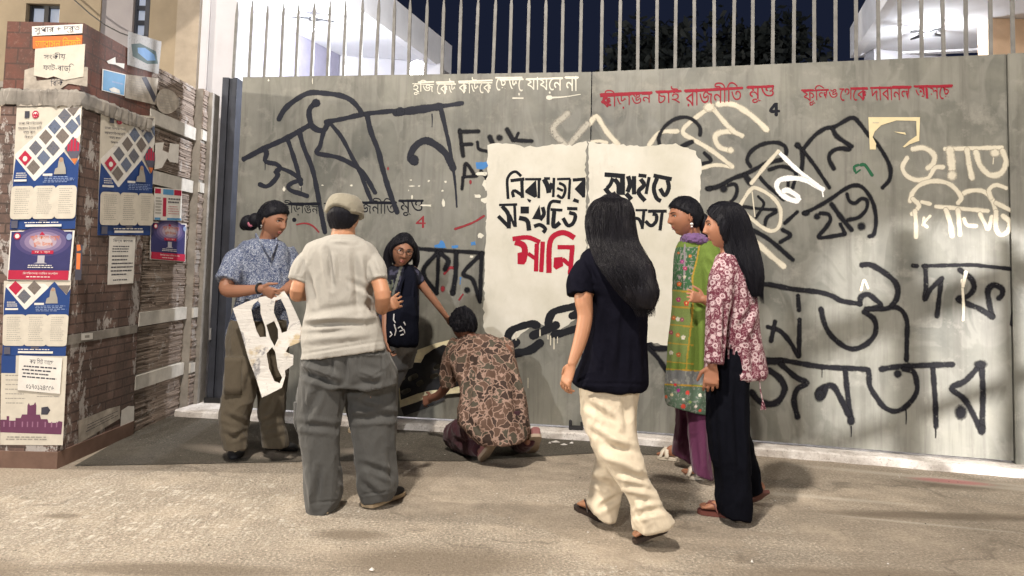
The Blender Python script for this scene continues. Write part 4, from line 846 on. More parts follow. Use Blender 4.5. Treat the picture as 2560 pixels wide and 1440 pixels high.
p = Poster(PSR, [(316,186),(396,196),(388,262),(312,244)], .005, .004); p.rect(0, 0, 1, 1, pm('grimy_paper', (.40, .36, .31))); p.lines(.08, .12, .8, .9, 8, C_text(), .8, .35); p.poly([(.45, .05), (.6, .0), (1, .7), (.95, .95)], C_ink()); p.done('torn_sheet', 'grimy printed sheet with a dark slash, right of the sky blue poster', 'notice', GP)
p = Poster(PSR, [(268,136),(312,150),(310,172),(266,160)], .005); p.poly([(0, .7), (.45, 0), (.5, .6), (1, .4), (1, 1), (.5, .8), (.1, .9)], C_white()); p.done('torn_scraps', 'white torn scrap just above the sky blue poster', 'notice', GP)
# jamb sheets
p = Poster(PJ, [(386,468),(455,474),(453,552),(384,550)], .022); p.rect(0, 0, 1, 1, C_white()); p.rect(.02, .03, .22, .18, C_red()); p.rect(.30, .03, .68, .2, C_sky()); p.rect(.70, .03, .98, .2, C_red()); p.rect(.30, .3, .42, .88, C_red()); p.lines(.48, .3, .95, .5, 2, C_ink()); p.lines(.04, .3, .26, .85, 6, C_text()); p.lines(.48, .55, .95, .85, 4, C_red(), .7, .25); p.rect(.02, .92, .22, .99, C_sky()); p.rect(.45, .92, .98, .99, C_sky()); p.done('colour_notice', 'white notice with red and blue blocks on the stone jamb', 'notice', GP)
p = Poster(PJ, [(394,212),(452,232),(448,285),(392,288)], .022, .004); p.disc(.45, .5, .5, .48, pm('grimy_paper', (.40, .36, .31))); p.lines(.1, .25, .8, .85, 6, C_text()); p.done('round_notice', 'round edged grimy paper near the top of the stone jamb', 'notice', GP)
p = Poster(PJ, [(388,354),(448,358),(446,420),(386,424)], .022, .004); p.poly([(0, .05), (.35, 0), (.3, .3), (.55, .4), (.6, .02), (1, .05), (.98, .8), (.62, .75), (.5, .6), (.3, .95), (0, 1)], pm('white', (.74, .72, .68))); p.done('torn_scraps', 'white torn poster remnants midway up the stone jamb', 'notice', GP)
# low on the pillar side
p = Poster(PSR, [(196,1052),(300,1010),(300,1050),(196,1110)], .005); p.poly([(0, 0), (.7, .0), (1, .1), (1, .9), (0, 1)], pm('grimy_paper', (.40, .36, .31))); p.lines(.15, .35, .95, .75, 3, C_ink(), .9, .25); p.done('torn_sheet', 'grey printed sheet low on the side of the pillar near the ground', 'notice', GP)
p = Poster(PSR, [(304,1020),(336,1010),(334,1066),(300,1080)], .006, .003); p.poly([(0, .1), (.5, 0), (1, .1), (1, .8), (.3, 1), (0, .9)], C_white()); p.done('torn_scraps', 'bright white torn scrap at the foot of the pillar side', 'notice', GP)
p = Poster(PSR, [(203,834),(232,832),(232,848),(203,851)], .012); p.rect(0, 0, 1, 1, C_white()); p.rect(.3, .3, .7, .7, C_text()); p.done('sticker', 'tiny white sticker on the pale band of the pillar side', 'sticker', GP)
# front right strip of orange scraps
p = Poster(PF, [(190,610),(207,612),(203,700),(187,700)], .004); p.rect(0, 0, 1, 1, C_ink()); p.rect(.15, .25, .75, .7, C_or()); p.poly([(.1, .02), (.6, .0), (.8, .15), (.2, .2)], C_or()); p.done('orange_poster_strip', 'narrow black and orange poster strip at the right corner of the pillar front', 'poster', GP)
# left wall sheets
PWL = Plane((-4, 5.12, 0), (1, 0, 0))
p = Poster(PWL, [(-60,240),(14,240),(6,310),(-66,310)], .004); p.rect(0, 0, 1, 1, pm('tan_paper', (.45, .38, .28))); p.lines(.2, .2, .95, .8, 5, C_ink()); p.done('tan_notice', 'tan notice at the very left edge, beside the pillar ledge', 'notice', GP)
p = Poster(PWL, [(-90,320),(16,322),(0,640),(-110,640)], .004); p.rect(0, 0, 1, 1, C_white()); p.rect(.0, .1, 1, .25, C_tile(1)); p.rect(0, .3, 1, .4, C_red()); p.rect(0, .45, 1, .7, C_blue()); p.lines(.1, .74, .95, .95, 5, C_text()); p.done('event_poster', 'sliver of a blue poster at the very left edge of the picture', 'poster', GP)
# torn sticker on the right leaf
p = Poster(PR, [(2171,293),(2300,293),(2297,372),(2172,374)], .003); y = pm('yellowed_paper', (.62, .53, .33))
p.poly([(0, 0), (1, 0), (1, .12), (.55, .10), (.25, .25), (.12, .45), (.08, .62), (.15, .82), (.14, 1), (.02, 1)], y); p.poly([(.93, .12), (1, .1), (1, .75), (.82, .85), (.72, .95), (.68, .93), (.80, .75), (.95, .58)], y); p.lines(.08, .16, .25, .22, 1, C_text()); p.poly([(.5, .45), (.72, .48), (.74, .55), (.6, .5)], y)
p.done('torn_sticker', 'yellowed torn frame of a sticker high on the right gate leaf', 'sticker')
# ================================================================== PEOPLE: tools
def vnoise(p, seed=0):
    """smooth value noise in -1..1 for an (n,3) array"""
    i = np.floor(p).astype(np.int64); f = p-i; f = f*f*(3-2*f); out = np.zeros(len(p))
    for dx in (0, 1):
        for dy in (0, 1):
            for dz in (0, 1):
                h = ((i[:, 0]+dx)*73856093) ^ ((i[:, 1]+dy)*19349663) ^ ((i[:, 2]+dz)*83492791) ^ (seed*2654435761 % 2**31)
                h = (h ^ (h >> 13))*1274126177 & 0x7fffffff; h = (h ^ (h >> 16)) & 0xffff
                w = np.where(dx, f[:, 0], 1-f[:, 0])*np.where(dy, f[:, 1], 1-f[:, 1])*np.where(dz, f[:, 2], 1-f[:, 2])
                out += w*(h/32767.5-1)
    return out
def remesh(mb, voxel, it=5, fac=.5):
    me = bpy.data.meshes.new('t'); me.from_pydata(mb.v, [], mb.f); ob = bpy.data.objects.new('t', me); COL.objects.link(ob)
    md = ob.modifiers.new('r', 'REMESH'); md.mode = 'VOXEL'; md.voxel_size = voxel; md.adaptivity = 0
    if it: sm = ob.modifiers.new('s', 'SMOOTH'); sm.factor = fac; sm.iterations = it
    dg = bpy.context.evaluated_depsgraph_get(); ev = ob.evaluated_get(dg); m2 = ev.to_mesh()
    v = np.zeros(len(m2.vertices)*3); m2.vertices.foreach_get('co', v); v = v.reshape(-1, 3)
    nn = np.zeros(len(m2.vertices)*3); m2.vertices.foreach_get('normal', nn); nn = nn.reshape(-1, 3)
    f = [tuple(p.vertices) for p in m2.polygons]; ev.to_mesh_clear(); bpy.data.objects.remove(ob); bpy.data.meshes.remove(me)
    return v, nn, f
def folds(v, nn, lines, d_ref):
    """push creases (negative) and ridges (positive) into cloth on the side towards the street; lines: x0,y0,x1,y1,width px,height m"""
    q = proj(v); view = v-np.array(EYE); view /= np.linalg.norm(view, axis=1)[:, None]; face = np.clip(-(nn*view).sum(1)*2+.2, 0, 1); disp = np.zeros(len(v))
    for x0, y0, x1, y1, w, h in lines:
        a = np.array([x0, y0]); b = np.array([x1, y1]); ab = b-a; L = np.linalg.norm(ab)+1e-6; t = ((q-a)@ab)/L**2; tc = np.clip(t, 0, 1)
        nrm = np.array([-ab[1], ab[0]])/L; s = (q-a)@nrm; bend = (tc-.5)**2*.25*w*2
        d = np.hypot(s-bend, np.maximum(0, np.abs(t-.5)-.5)*L); tap = np.sin(np.pi*np.clip(tc*.9+.05, 0, 1))**.7
        disp += h*np.exp(-(d/w)**2)*tap - .6*h*np.exp(-((d-1.9*w)/(w*.9))**2)*tap
    return v+nn*(disp*face)[:, None]
def garment(name, mb, mat, root, voxel=.0075, it=5, noise=(), lines=(), d=4, seed=1, paint=None, label=None, parent=None):
    v, nn, f = remesh(mb, voxel, it)
    for amp, sx, sz in noise:
        p = v*np.array([sx, sx, sz]); w = vnoise(p*.6+5, seed+3); n1 = vnoise(p+w[:, None]*.7, seed); v = v+nn*(amp*(1-2*np.abs(n1)**.7))[:, None]
    if noise:
        amp, sx, sz = noise[0]; p = v*np.array([sx, sx, sz])*2.6; w = vnoise(p*.5+9, seed+7); n1 = vnoise(p+w[:, None], seed+8); v = v+nn*(amp*.42*(1-2*np.abs(n1)**.7))[:, None]
    if lines: v = folds(v, nn, lines, d)
    g = MB(); g.v = [tuple(x) for x in v]; g.f = f; g.m = [0]*len(f); g.uv = [(0, 0)]*len(v)
    o = part(name, g, mat, root, parent=parent, smooth=True, label=label)
    if paint is not None:
        col = paint(v, nn); at = o.data.color_attributes.new('dye', 'FLOAT_COLOR', 'POINT'); at.data.foreach_set('color', np.concatenate([col, np.ones((len(col), 1))], 1).astype(np.float32).ravel())
    return o
def rowpts(rw, n=30, e=2.3):
    out = []
    for r in rw:
        xl, yl, xr, yr, dl, dr, th = r[:7]; A = P(xl, yl, dl); B = P(xr, yr, dr); c = (A+B)/2; a = (B-A)/2
        bk = Vector((0, 0, 1)).cross(a).normalized(); b = bk*th           # away from the street
        k = 2/e
        out.append([c + a*math.copysign(abs(math.cos(t))**k, math.cos(t)) + b*math.copysign(abs(math.sin(t))**k, math.sin(t)) for t in [2*math.pi*j/n for j in range(n)]])
    return out
def densify(r, k=4):
    """spline rows between the measured ones"""
    r = [np.array(x, float) for x in r]
    if len(r) < 3: return r
    q = [2*r[0]-r[1]]+r+[2*r[-1]-r[-2]]; out = []
    for i in range(1, len(q)-2):
        a, b, c, d = q[i-1:i+3]
        for j in range(k):
            t = j/k; out.append(.5*((2*b)+(-a+c)*t+(2*a-5*b+4*c-d)*t*t+(-a+3*b-3*c+d)*t**3))
    out.append(r[-1]); return out
def norm_rows(rw, d, th):
    o = []
    for r in rw:
        if len(r) == 3: y, xl, xr = r; o.append((xl, y, xr, y, d, d, th))
        elif len(r) == 4: y, xl, xr, t = r; o.append((xl, y, xr, y, d, d, t))
        elif len(r) == 5: y, xl, xr, t, dd = r; o.append((xl, y, xr, y, dd, dd, t))
        else: o.append(r)
    return o
def body_rows(mb, rw, d, th=.12, e=2.3, dens=3): mb.rings(rowpts(densify(norm_rows(rw, d, th), dens), e=e)); return mb
def shrink_rows(rw, d, th, k):
    o = []
    for r in norm_rows(rw, d, th):
        xl, yl, xr, yr, dl, dr, t = r[:7]; cx, cy = (xl+xr)/2, (yl+yr)/2; o.append((cx+(xl-cx)*k, cy+(yl-cy)*k, cx+(xr-cx)*k, cy+(yr-cy)*k, dl, dr, t*k))
    return o
def limb(mb, pts, k=1.0, asp=None, n=14, dens=4, flat=False):
    """pts: x, y, depth, half width px"""
    q = densify([np.array(p, float) for p in pts], dens); mb.tube([P(a[0], a[1], a[2]) for a in q], [max(.004, a[3]*a[2]/F*k) for a in q], n, 0, asp, None, flat); return mb
def hand(mb, wrist, fdir, palm, side, L=.175, curl=.5, spread=.12, wr=.024, tcurl=.3):
    """palm, four fingers of their own length and a thumb; palm = way the palm faces, side = thumb side"""
    w = Vector(wrist); f = Vector(fdir).normalized(); s = Vector(side); s = (s-f*s.dot(f)).normalized(); p = f.cross(s); p = p if p.dot(Vector(palm)) > 0 else -p
    k = L/.18; pl = .092*k
    rs = []
    for t, hw, ht in ((-.015, wr*.9, wr*.75), (.0, wr, wr*.72), (.3, .034*k, .016*k), (.7, .041*k, .014*k), (1, .041*k, .012*k), (1.08, .036*k, .008*k)):
        c = w+f*pl*t+p*(.004*math.sin(3*t) if t > 0 else 0); rs.append([c+s*hw*math.cos(6.2832*j/14)+p*ht*math.sin(6.2832*j/14) for j in range(14)])
    mb.rings(rs)
    for i, (off, ln) in enumerate(((.033, .070), (.0112, .078), (-.0112, .073), (-.033, .058))):
        c = w+f*pl*(.97 if i < 3 else .9)+s*off*k; d = (f+s*spread*(1.5-i)).normalized(); pts = [c-d*.012]; a = 0; cc = curl*(1+.12*i)
        for j, fr in enumerate((.45, .31, .24)):
            a += cc*(.6, 1, .7)[j]; dd = (d*math.cos(a)+p*math.sin(a)).normalized(); pts.append(pts[-1]+dd*ln*k*fr+(d*.012 if j == 0 else Vector()))
        mb.tube(pts, [.0088*k, .0084*k, .0078*k, .0066*k], 9)
    d = (s*.75+f*.62+p*.18).normalized(); c = w+f*pl*.22+s*.026*k; d2 = (f*.85+s*.3+p*tcurl).normalized()
    mb.tube([c, c+d*.036*k, c+d*.036*k+d2*.032*k, c+d*.036*k+d2*.054*k+p*.004], [.0135*k, .011*k, .0095*k, .0078*k], 9)
class Head:
    def __init__(s, centre, face, up=(0, 0, 1), h=.225, w=1.0):
        s.c = Vector(centre); s.f = Vector(face).normalized(); u = Vector(up); s.u = (u-s.f*u.dot(s.f)).normalized(); s.x = s.f.cross(s.u); s.k = h/.226; s.wk = w
    def W(s, p): return s.c+(s.x*p[0]*s.wk+s.f*p[1]+s.u*p[2])*s.k
    def local(s, v): d = (np.asarray(v)-np.array(s.c))/s.k; return np.stack([d@np.array(s.x), d@np.array(s.f), d@np.array(s.u)], 1)
    @staticmethod
    def shape(d):
        x, y, z = d; g = lambda v, s_: math.exp(-(v/s_)**2)
        px, py, pz = .0735*x, .094*y, .113*z
        if pz < 0: t = -pz/.113; px *= 1-.30*t**1.6; py *= 1-.05*t if py > 0 else 1-.55*t**1.1
        if py < 0 and pz > 0: py *= 1.04
        if py > 0:
            py = .094*(py/.094)**.86 if py > 0 else py
            b = 0
            b += .005*g(pz-.030, .010)*g(px, .045)                                    # brow
            for sx in (-1, 1): b -= .011*g(px-sx*.031, .016)*g(pz-.010, .012); b += .004*g(px-sx*.042, .02)*g(pz+.022, .02)
            zz = pz
            if -.040 < zz < .028:
                t = (.028-zz)/.056; pr = .004+.021*min(1, t)**1.2 if zz > -.028 else .025*max(0, (zz+.040)/.012); b += pr*g(px, .0085+.007*max(0, min(1, t))**2)
            b += .0075*g(pz+.0525, .0052)*g(px, .021)+.0075*g(pz+.0655, .0058)*g(px, .019)-.004*g(pz+.059, .0022)*g(px, .022)
            b += .010*g(pz+.095, .014)*g(px, .02)-.003*g(pz+.077, .006)*g(px, .02)
            py += b*min(1, py/.05)
        return px, py, pz
    def sf(s, x, z, o=0):
        t = max(0, -z/.113); dz = z/.113; dx = x/(.0735*(1-.30*t**1.6)); dy = math.sqrt(max(0, 1-dx*dx-dz*dz)); p = s.shape((dx, dy, dz)); return s.W((x, p[1]+o, z))
    def add(s, mb, n=52):
        rs = []
        for i in range(1, n):
            a = math.pi*i/n; rs.append([s.W(s.shape((math.sin(a)*math.cos(2*math.pi*j/(2*n)), math.sin(a)*math.sin(2*math.pi*j/(2*n)), -math.cos(a)))) for j in range(2*n)])
        mb.rings(rs)
        for sx in (-1, 1):                                                             # ears
            c = Vector((sx*.075, -.008, -.002)); o = []
            for t in range(8): a = -1.9+t*.62; o.append(s.W(c+Vector((sx*.006, math.sin(a+3.3)*-.014, math.cos(a+3.3)*-.029))))
            mb.tube(o, .0055*s.k, 7); mb.sphere(s.W(c+Vector((-sx*.002, 0, -.004))), (.006*s.k, .012*s.k, .022*s.k), 0, 7, Matrix((s.x, s.f, s.u)).transposed())
        return s
    def features(s, root, body, mats, brow=True, lips=True, sides=(-1, 1)):
        mw, mi, ml, mh = mats
        ax = Matrix((s.x, s.f, s.u)).transposed()
        for sx in sides:
            e = MB(); e.sphere(s.sf(sx*.031, .010, -.0045), (.0125*s.k, .009*s.k, .0062*s.k), 0, 9, ax); e.sphere(s.sf(sx*.031, .0098, .0022), (.0055*s.k, .0032*s.k, .0056*s.k), 1, 8, ax)
            eo = part('eye', e, [mw, mi], root, smooth=True)
            e = MB(); e.tube([s.sf(sx*x, z, .0018) for x, z in ((.0165, .009), (.024, .0155), (.033, .0165), (.042, .0125), (.047, .009))], .0017*s.k, 6); part('eyelid', e, mh, root, parent=eo)
            if brow:
                e = MB(); e.tube([s.sf(sx*x, z, .0004) for x, z in ((.013, .0265), (.024, .0305), (.036, .0315), (.047, .0275))], [.0020*s.k, .0026*s.k, .0022*s.k, .001*s.k], 6); part('eyebrow', e, mh, root)
        if lips:
            e = MB(); e.tube([s.sf(x, z, -.0012) for x, z in ((-.021, -.0590), (-.010, -.0545), (0, -.0555), (.010, -.0545), (.021, -.0590))], [.0014*s.k, .0036*s.k, .0036*s.k, .0036*s.k, .0014*s.k], 8)
            e.tube([s.sf(x, z, -.0012) for x, z in ((-.019, -.061), (-.009, -.0645), (0, -.0655), (.009, -.0645), (.019, -.061))], [.0014*s.k, .0038*s.k, .0044*s.k, .0038*s.k, .0014*s.k], 8); part('lips', e, ml, root, smooth=True)
    def hair(s, root, mat, region, th=.016, n=44, seed=1, rough=.004, parent=None, freq=70, flat=None):
        """scalp hair: a shell outside the skull where region(x,y,z) > 0"""
        rs = []; V = []
        for i in range(1, n):
            a = math.pi*i/n
            for j in range(2*n):
                d = (math.sin(a)*math.cos(2*math.pi*j/(2*n)), math.sin(a)*math.sin(2*math.pi*j/(2*n)), -math.cos(a)); p = np.array(s.shape(d)); r = region(*p); q = np.array((p[0], p[1], p[2]*1.0)); L = np.linalg.norm(q)
                V.append(q*(1+(th*min(1, max(-1, r/.008)) - (.012 if r < 0 else 0))/L))
        V = np.array(V); nz = vnoise(V*np.array([freq, freq*.45, freq*.45]), seed)+.6*vnoise(V*np.array([freq*2.2, freq, freq]), seed+1); V *= (1+rough*nz/.1)[:, None]
        if flat:
            top = np.clip((V[:, 2]-.01)/.1, 0, 1)[:, None]; V[:, :2] *= 1+.16*top*np.minimum(1, np.linalg.norm(V[:, :2], axis=1)/.05)[:, None]; V[:, 2] = np.where(V[:, 2] > flat-.02, flat-.02+.5*(V[:, 2]-flat+.02), V[:, 2])
        W_ = [s.W(p) for p in V]; m_ = MB(); m_.rings([W_[k*2*n:(k+1)*2*n] for k in range(n-1)]); return part('hair', m_, mat, root, parent=parent, smooth=True)
def scalp_strands(hd, root, mat, region, th, count, g, length=.07, curl=0.0, rad=.0013, parent=None):
    """single locks lying over the scalp, flowing away from the crown"""
    m_ = MB(); cr = np.array((0, -.035, .115)); n = 0; tries = 0
    def shell(p):
        d = np.array(p)/np.array((.0735, .094, .113)); d /= np.linalg.norm(d); q = np.array(hd.shape(tuple(d))); return q
    while n < count and tries < count*6:
        tries += 1; d = g.normal(0, 1, 3); d /= np.linalg.norm(d); q = np.array(hd.shape(tuple(d)))
        if region(*q) < .002: continue
        n += 1; pts = []; p = q; L = length*g.uniform(.5, 1.2); ph = g.uniform(0, 6.28)
        for k in range(6):
            u = p/np.linalg.norm(p); t = p-cr; t = t-u*t.dot(u); t /= np.linalg.norm(t)+1e-6; sd = np.cross(u, t)
            o = th*g.uniform(.95, 1.15)+.0035*(k == 5)+curl*.5*math.sin(ph+k*1.9); pts.append(hd.W(p+u*o)); p = p+t*L/5+sd*(g.normal(0, .0015)+curl*math.cos(ph+k*1.9)); p = shell(p)
            if region(*p) < .0: break
        if len(pts) > 2: m_.tube(pts, [rad]*(len(pts)-1)+[rad*.4], 4)
    return part('hair_strands', m_, mat, root, parent=parent, smooth=True)
def strands(mb, rows_, count, g, t0=(0, .25), t1=(.75, 1.03), th_rng=(0, 6.283), lift=(.97, 1.06), wave=.012, freq=7, rad=.0028, K=14):
    """locks that run down a lofted mass of hair given by its rings"""
    A = np.array([[tuple(p) for p in r] for r in rows_]); nr, n, _ = A.shape; C = A.mean(1)
    for _ in range(count):
        th = g.uniform(*th_rng)/6.283*n; a = g.uniform(*t0); b = g.uniform(*t1); lf = g.uniform(*lift); ph = g.uniform(0, 6.28); drift = g.normal(0, .8); wv = wave*g.uniform(.4, 1.5); fq = freq*g.uniform(.7, 1.3); pts = []
        for k in range(K):
            t = a+(b-a)*k/(K-1); x = min(t, .9999)*(nr-1); i = int(x); fr = x-i; ti = th+drift*t; j = int(math.floor(ti)) % n; j2 = (j+1) % n; fj = ti-math.floor(ti)
            p = (A[i][j]*(1-fj)+A[i][j2]*fj)*(1-fr)+(A[min(nr-1, i+1)][j]*(1-fj)+A[min(nr-1, i+1)][j2]*fj)*fr; c = C[i]*(1-fr)+C[min(nr-1, i+1)]*fr
            q = c+(p-c)*lf; 
            if t > 1: q = q+(C[-1]-C[-2])*(t-1)*nr
            tang = np.array([math.sin(fq*t+ph), math.cos(fq*.8*t+ph)*.6, 0])*wv*t; pts.append(q+tang)
        mb.tube(pts, [rad*(.6+.4*math.sin(math.pi*min(1, (k+.6)/(K-.2)))) if k < K-1 else rad*.25 for k in range(K)], 4)
    return mb
def shoe(mb, heel, toe, w=.046, h=.075, L=None, lift=0, mi=0, sole=None):
    """closed shoe from heel to toe on the ground"""
    a, b = Vector(heel), Vector(toe); f = (b-a).normalized(); L = (b-a).length; s = f.cross(Vector((0, 0, 1))).normalized(); u = s.cross(f).normalized(); rs = []
    for t, ww, hh in ((-.03, .5, .55), (.0, .75, .9), (.12, .9, 1.0), (.3, .85, 1.0), (.5, .95, .82), (.7, 1.05, .62), (.86, .98, .52), (.97, .65, .42), (1.02, .3, .3)):
        c = a+f*L*t; rs.append([c+s*w*ww*math.copysign(abs(math.cos(x))**.75, math.cos(x))+u*(h*hh*(.5+.5*math.copysign(abs(math.sin(x))**.7, math.sin(x)))) for x in [6.2832*k/18 for k in range(18)]])
    mb.rings(rs, mi)
    if sole is not None:
        rs = []
        for t, ww in ((-.045, .5), (-.01, .85), (.1, 1.0), (.3, .95), (.5, 1.02), (.72, 1.13), (.88, 1.05), (.99, .72), (1.04, .3)):
            c = a+f*L*t-u*.004; rs.append([c+s*w*ww*x+u*z for x, z in ((-1, 0), (1, 0), (1.02, .02), (-1.02, .02))])
        mb.rings(rs, sole)
    return mb
def foot(mb, heel, toe, side, w=.036):
    """bare foot with toes; side = +1 if the big toe lies to the right of heel-toe"""
    a, b = Vector(heel), Vector(toe); f = (b-a).normalized(); L = (b-a).length; s = f.cross(Vector((0, 0, 1))).normalized(); u = s.cross(f).normalized(); rs = []
    for t, ww, hh in ((-.02, .45, .03), (.05, .75, .055), (.2, .78, .075), (.35, .78, .072), (.52, .92, .052), (.68, 1.12, .036), (.78, 1.1, .026), (.82, .9, .018)):
        c = a+f*L*t+u*.003; rs.append([c+s*w*ww*math.cos(x)+u*hh*(.5+.5*math.sin(x)) for x in [6.2832*k/16 for k in range(16)]])
    mb.rings(rs)
    for i, (o, ln, r) in enumerate(((.74, .19, .0115), (.30, .18, .0085), (-.06, .155, .008), (-.42, .125, .0075), (-.75, .09, .007))):
        c = a+f*L*.78+s*w*o*side+u*.014; mb.tube([c, c+f*L*ln*.6+u*.002, c+f*L*ln-u*.003], [r*1.05, r, r*.95], 8)
    return mb
def sandal(root, heel, toe, msole, mstrap, w=.044, straps='cross', side=1):
    a, b = Vector(heel), Vector(toe); f = (b-a).normalized(); L = (b-a).length; s = f.cross(Vector((0, 0, 1))).normalized(); u = s.cross(f).normalized(); m_ = MB(); rs = []
    for t, ww in ((-.06, .4), (-.03, .72), (.06, .88), (.3, .82), (.5, .92), (.72, 1.1), (.9, 1.0), (1.0, .7), (1.05, .3)):
        c = a+f*L*t; rs.append([c+s*w*ww*x+u*z for x, z in ((-1, -.016), (1, -.016), (1.02, .002), (-1.02, .002))])
    m_.rings(rs); so = part('sandal', m_, msole, root); m_ = MB()
    if straps == 'cross':
        for sg in (-1, 1): m_.tube([a+f*L*.80+s*w*.98*sg+u*.004, a+f*L*.70+s*w*.6*sg+u*.042, a+f*L*.58-s*w*.1*sg+u*.058, a+f*L*.48-s*w*.7*sg+u*.046, a+f*L*.44-s*w*.92*sg+u*.004], .008, 6, 0, 2.0)
    else:
        for sg in (-1, 1): m_.tube([a+f*L*.84+s*w*.25*side+u*.02, a+f*L*.70+s*w*(.25*side*.5+.3*sg)+u*.046, a+f*L*.52+s*w*.72*sg+u*.045, a+f*L*.40+s*w*.9*sg+u*.004], .005, 6)
    part('strap', m_, mstrap, root, parent=so, smooth=True); return so
def finish_body(mb, mat, root, voxel=.0042): 
    v, nn, f = remesh(mb, voxel, 3); g = MB(); g.v = [tuple(x) for x in v]; g.f = f; g.m = [0]*len(f); g.uv = [(0, 0)]*len(v); return part('body', g, mat, root, smooth=True)

M_eyew = plain('eye_white', (.62, .58, .54), .25, .05); M_iris = plain('dark_iris', (.018, .012, .010), .15, .05); M_lip = plain('lips', (.30, .10, .085), .4, .06); M_hair = hairmat('black_hair'); FEAT = (M_eyew, M_iris, M_lip, M_hair)
M_hair2 = hairmat('dark_wavy_hair', (.008, .0075, .010), (60, 60, 6), .36)
def dyed(name, fold=.3, weave=650, rough=.85, fscale=9):
    s = N(name); a = s.n('Attribute'); a.attribute_name = 'dye'; w = s.noise(weave, 2); f = s.noise(fscale, 3, .5, s.coord((1, 1, .45)), .8); g = s.noise(120, 3)
    c = s.mix(s.ramp(g, [(.35, .16), (.65, 0)]), a.outputs[0], (.03, .03, .02)); return s.fin(c, rough, s.bump(f, fold, .02, s.bump(w, .3, .001)), 0, .2)
# ================================================================== PEOPLE
GRP = 'people gathered at the gate'
S_brown = skin('brown_skin', (.27, .135, .085)); S_tan = skin('tan_skin', (.42, .215, .125)); S_deep = skin('deep_brown_skin', (.20, .095, .065)); S_red = skin('warm_brown_skin', (.35, .165, .10))
def zline(ys, zs): return lambda x, y, z: z-float(np.interp(y, ys, zs))
TIED = zline([-.1, -.03, -.008, .02, .05, .075, .1], [-.088, -.064, -.004, .018, .038, .054, .062])
LOOSE_ = zline([-.1, -.03, .0, .02, .035, .06, .085, .1], [-.11, -.11, -.10, -.06, .008, .036, .052, .06])
def LOOSE(x, y, z): return LOOSE_(x, y, z)-(.020*max(0, 1-abs(x)/.05) if y > .04 else 0)
SHORT = zline([-.1, -.03, -.01, .02, .05, .08, .1], [-.07, -.055, -.01, .02, .045, .055, .062])
def person(label, at): return thing('person', at, label, 'person', GRP)
def core(mb, rows, d, th, k=.72): mb.rings(rowpts(densify(shrink_rows(rows, d, th, k), 2)))
def seg_legs(mb, pts, k=1): limb(mb, pts, k)

# ---------------- 1: woman in the blue patterned shirt
root = person('woman in blue paisley shirt and olive cargo trousers holding a cut stencil sheet', G(650, 1138))
T = [(598,636,690,.07),(608,604,708,.10),(628,594,720),(660,596,724),(700,600,724),(740,595,722),(790,582,722),(838,567,722)]
bm_ = MB(); core(bm_, T, 5.05, .115); H1 = Head(P(682,551,5.03), (.88,-.42,-.22), h=.238).add(bm_)
limb(bm_, [(676,580,5.04,21),(668,600,5.05,20),(660,640,5.06,24)])
limb(bm_, [(606,640,5.02,25),(576,690,4.94,19),(566,724,4.9,17),(604,727,4.84,15),(655,721,4.80,10)])
hand(bm_, P(652,721,4.80), P(700,744,4.78)-P(652,721,4.80), (.1,.4,-.8), (.35,-.35,.8), .17, .55, wr=.025)
limb(bm_, [(712,640,5.14,22),(728,690,5.12,16),(722,718,5.02,14),(700,734,4.93,10)]); hand(bm_, P(702,733,4.93), P(672,748,4.84)-P(702,733,4.93), (-.1,-.4,-.8), (-.4,-.2,.8), .165, .6)
limb(bm_, [(610,900,5.0,34),(595,1010,4.98,26),(590,1110,5.0,15)], .60); limb(bm_, [(680,900,5.1,32),(680,1010,5.12,24),(688,1105,5.12,15)], .60)
finish_body(bm_, S_brown, root)
H1.features(root, None, FEAT); h_ = H1.hair(root, M_hair, TIED, .015); scalp_strands(H1, root, M_hair, TIED, .015, 420, np.random.default_rng(31), .08, parent=h_)
m_ = MB(); m_.sphere(P(624,557,5.12), (.062,.055,.055), 0, 12); m_.sphere(P(640,550,5.09), (.05,.05,.05), 0, 10); m_.sphere(P(612,562,5.13), (.035,.035,.04), 0, 10); part('hair_bun', m_, M_hair, root, smooth=True)
m_ = MB(); c = P(631,557,5.10); m_.tube([c+Vector((.028*math.sin(a)*.5, -.03, .022*math.cos(a))) for a in np.linspace(0, 4.4, 8)], .011, 8); part('scrunchie', m_, plain('pink_satin', (.34, .10, .15), .5), root, smooth=True)
m_ = MB(); m_.sphere(H1.W((.08, -.006, -.04)), .007, 0, 7); m_.sphere(H1.W((.08, -.006, -.052)), .005, 0, 7); part('earring', m_, plain('dull_silver', (.5, .5, .5), .3, metal=.9), root)
def paisley():
    s = N('blue_paisley'); co = s.coord((1, 1, 1)); a = s.noise(62, 2, .5, None, 2.2); b = s.noise(38, 2, .4, None, 1.5)
    l1 = s.ramp(s.math('ABSOLUTE', s.math('SUBTRACT', a, .5)), [(.015, 1), (.035, 0)]); l2 = s.ramp(s.math('ABSOLUTE', s.math('SUBTRACT', b, .5)), [(.02, 1), (.04, 0)])
    c = s.mix(l1, (.045, .062, .13), (.30, .34, .42)); c = s.mix(s.math('MULTIPLY', l2, .8), c, (.36, .39, .45)); f = s.noise(9, 3, .5, s.coord((1, 1, .45)), .8)
    return s.fin(c, .8, s.bump(f, .35, .02), 0, .2)
M_pais = paisley()
g = MB(); body_rows(g, T, 5.05, .118); limb(g, [(615,630,5.03,24),(588,660,4.98,32),(569,704,4.92,30)], flat=True); limb(g, [(708,628,5.13,28),(722,660,5.13,30),(728,700,5.10,28)], flat=True)
garment('shirt', g, M_pais, root, .007, 4, [(.006, 11, 4)], [(612,690,600,760,7,-.014),(640,700,612,790,9,.012),(680,640,690,740,8,-.010),(660,760,600,820,8,.012),(576,650,560,700,6,-.008),(700,660,712,720,7,-.01),(600,800,640,830,7,-.01)], seed=2)
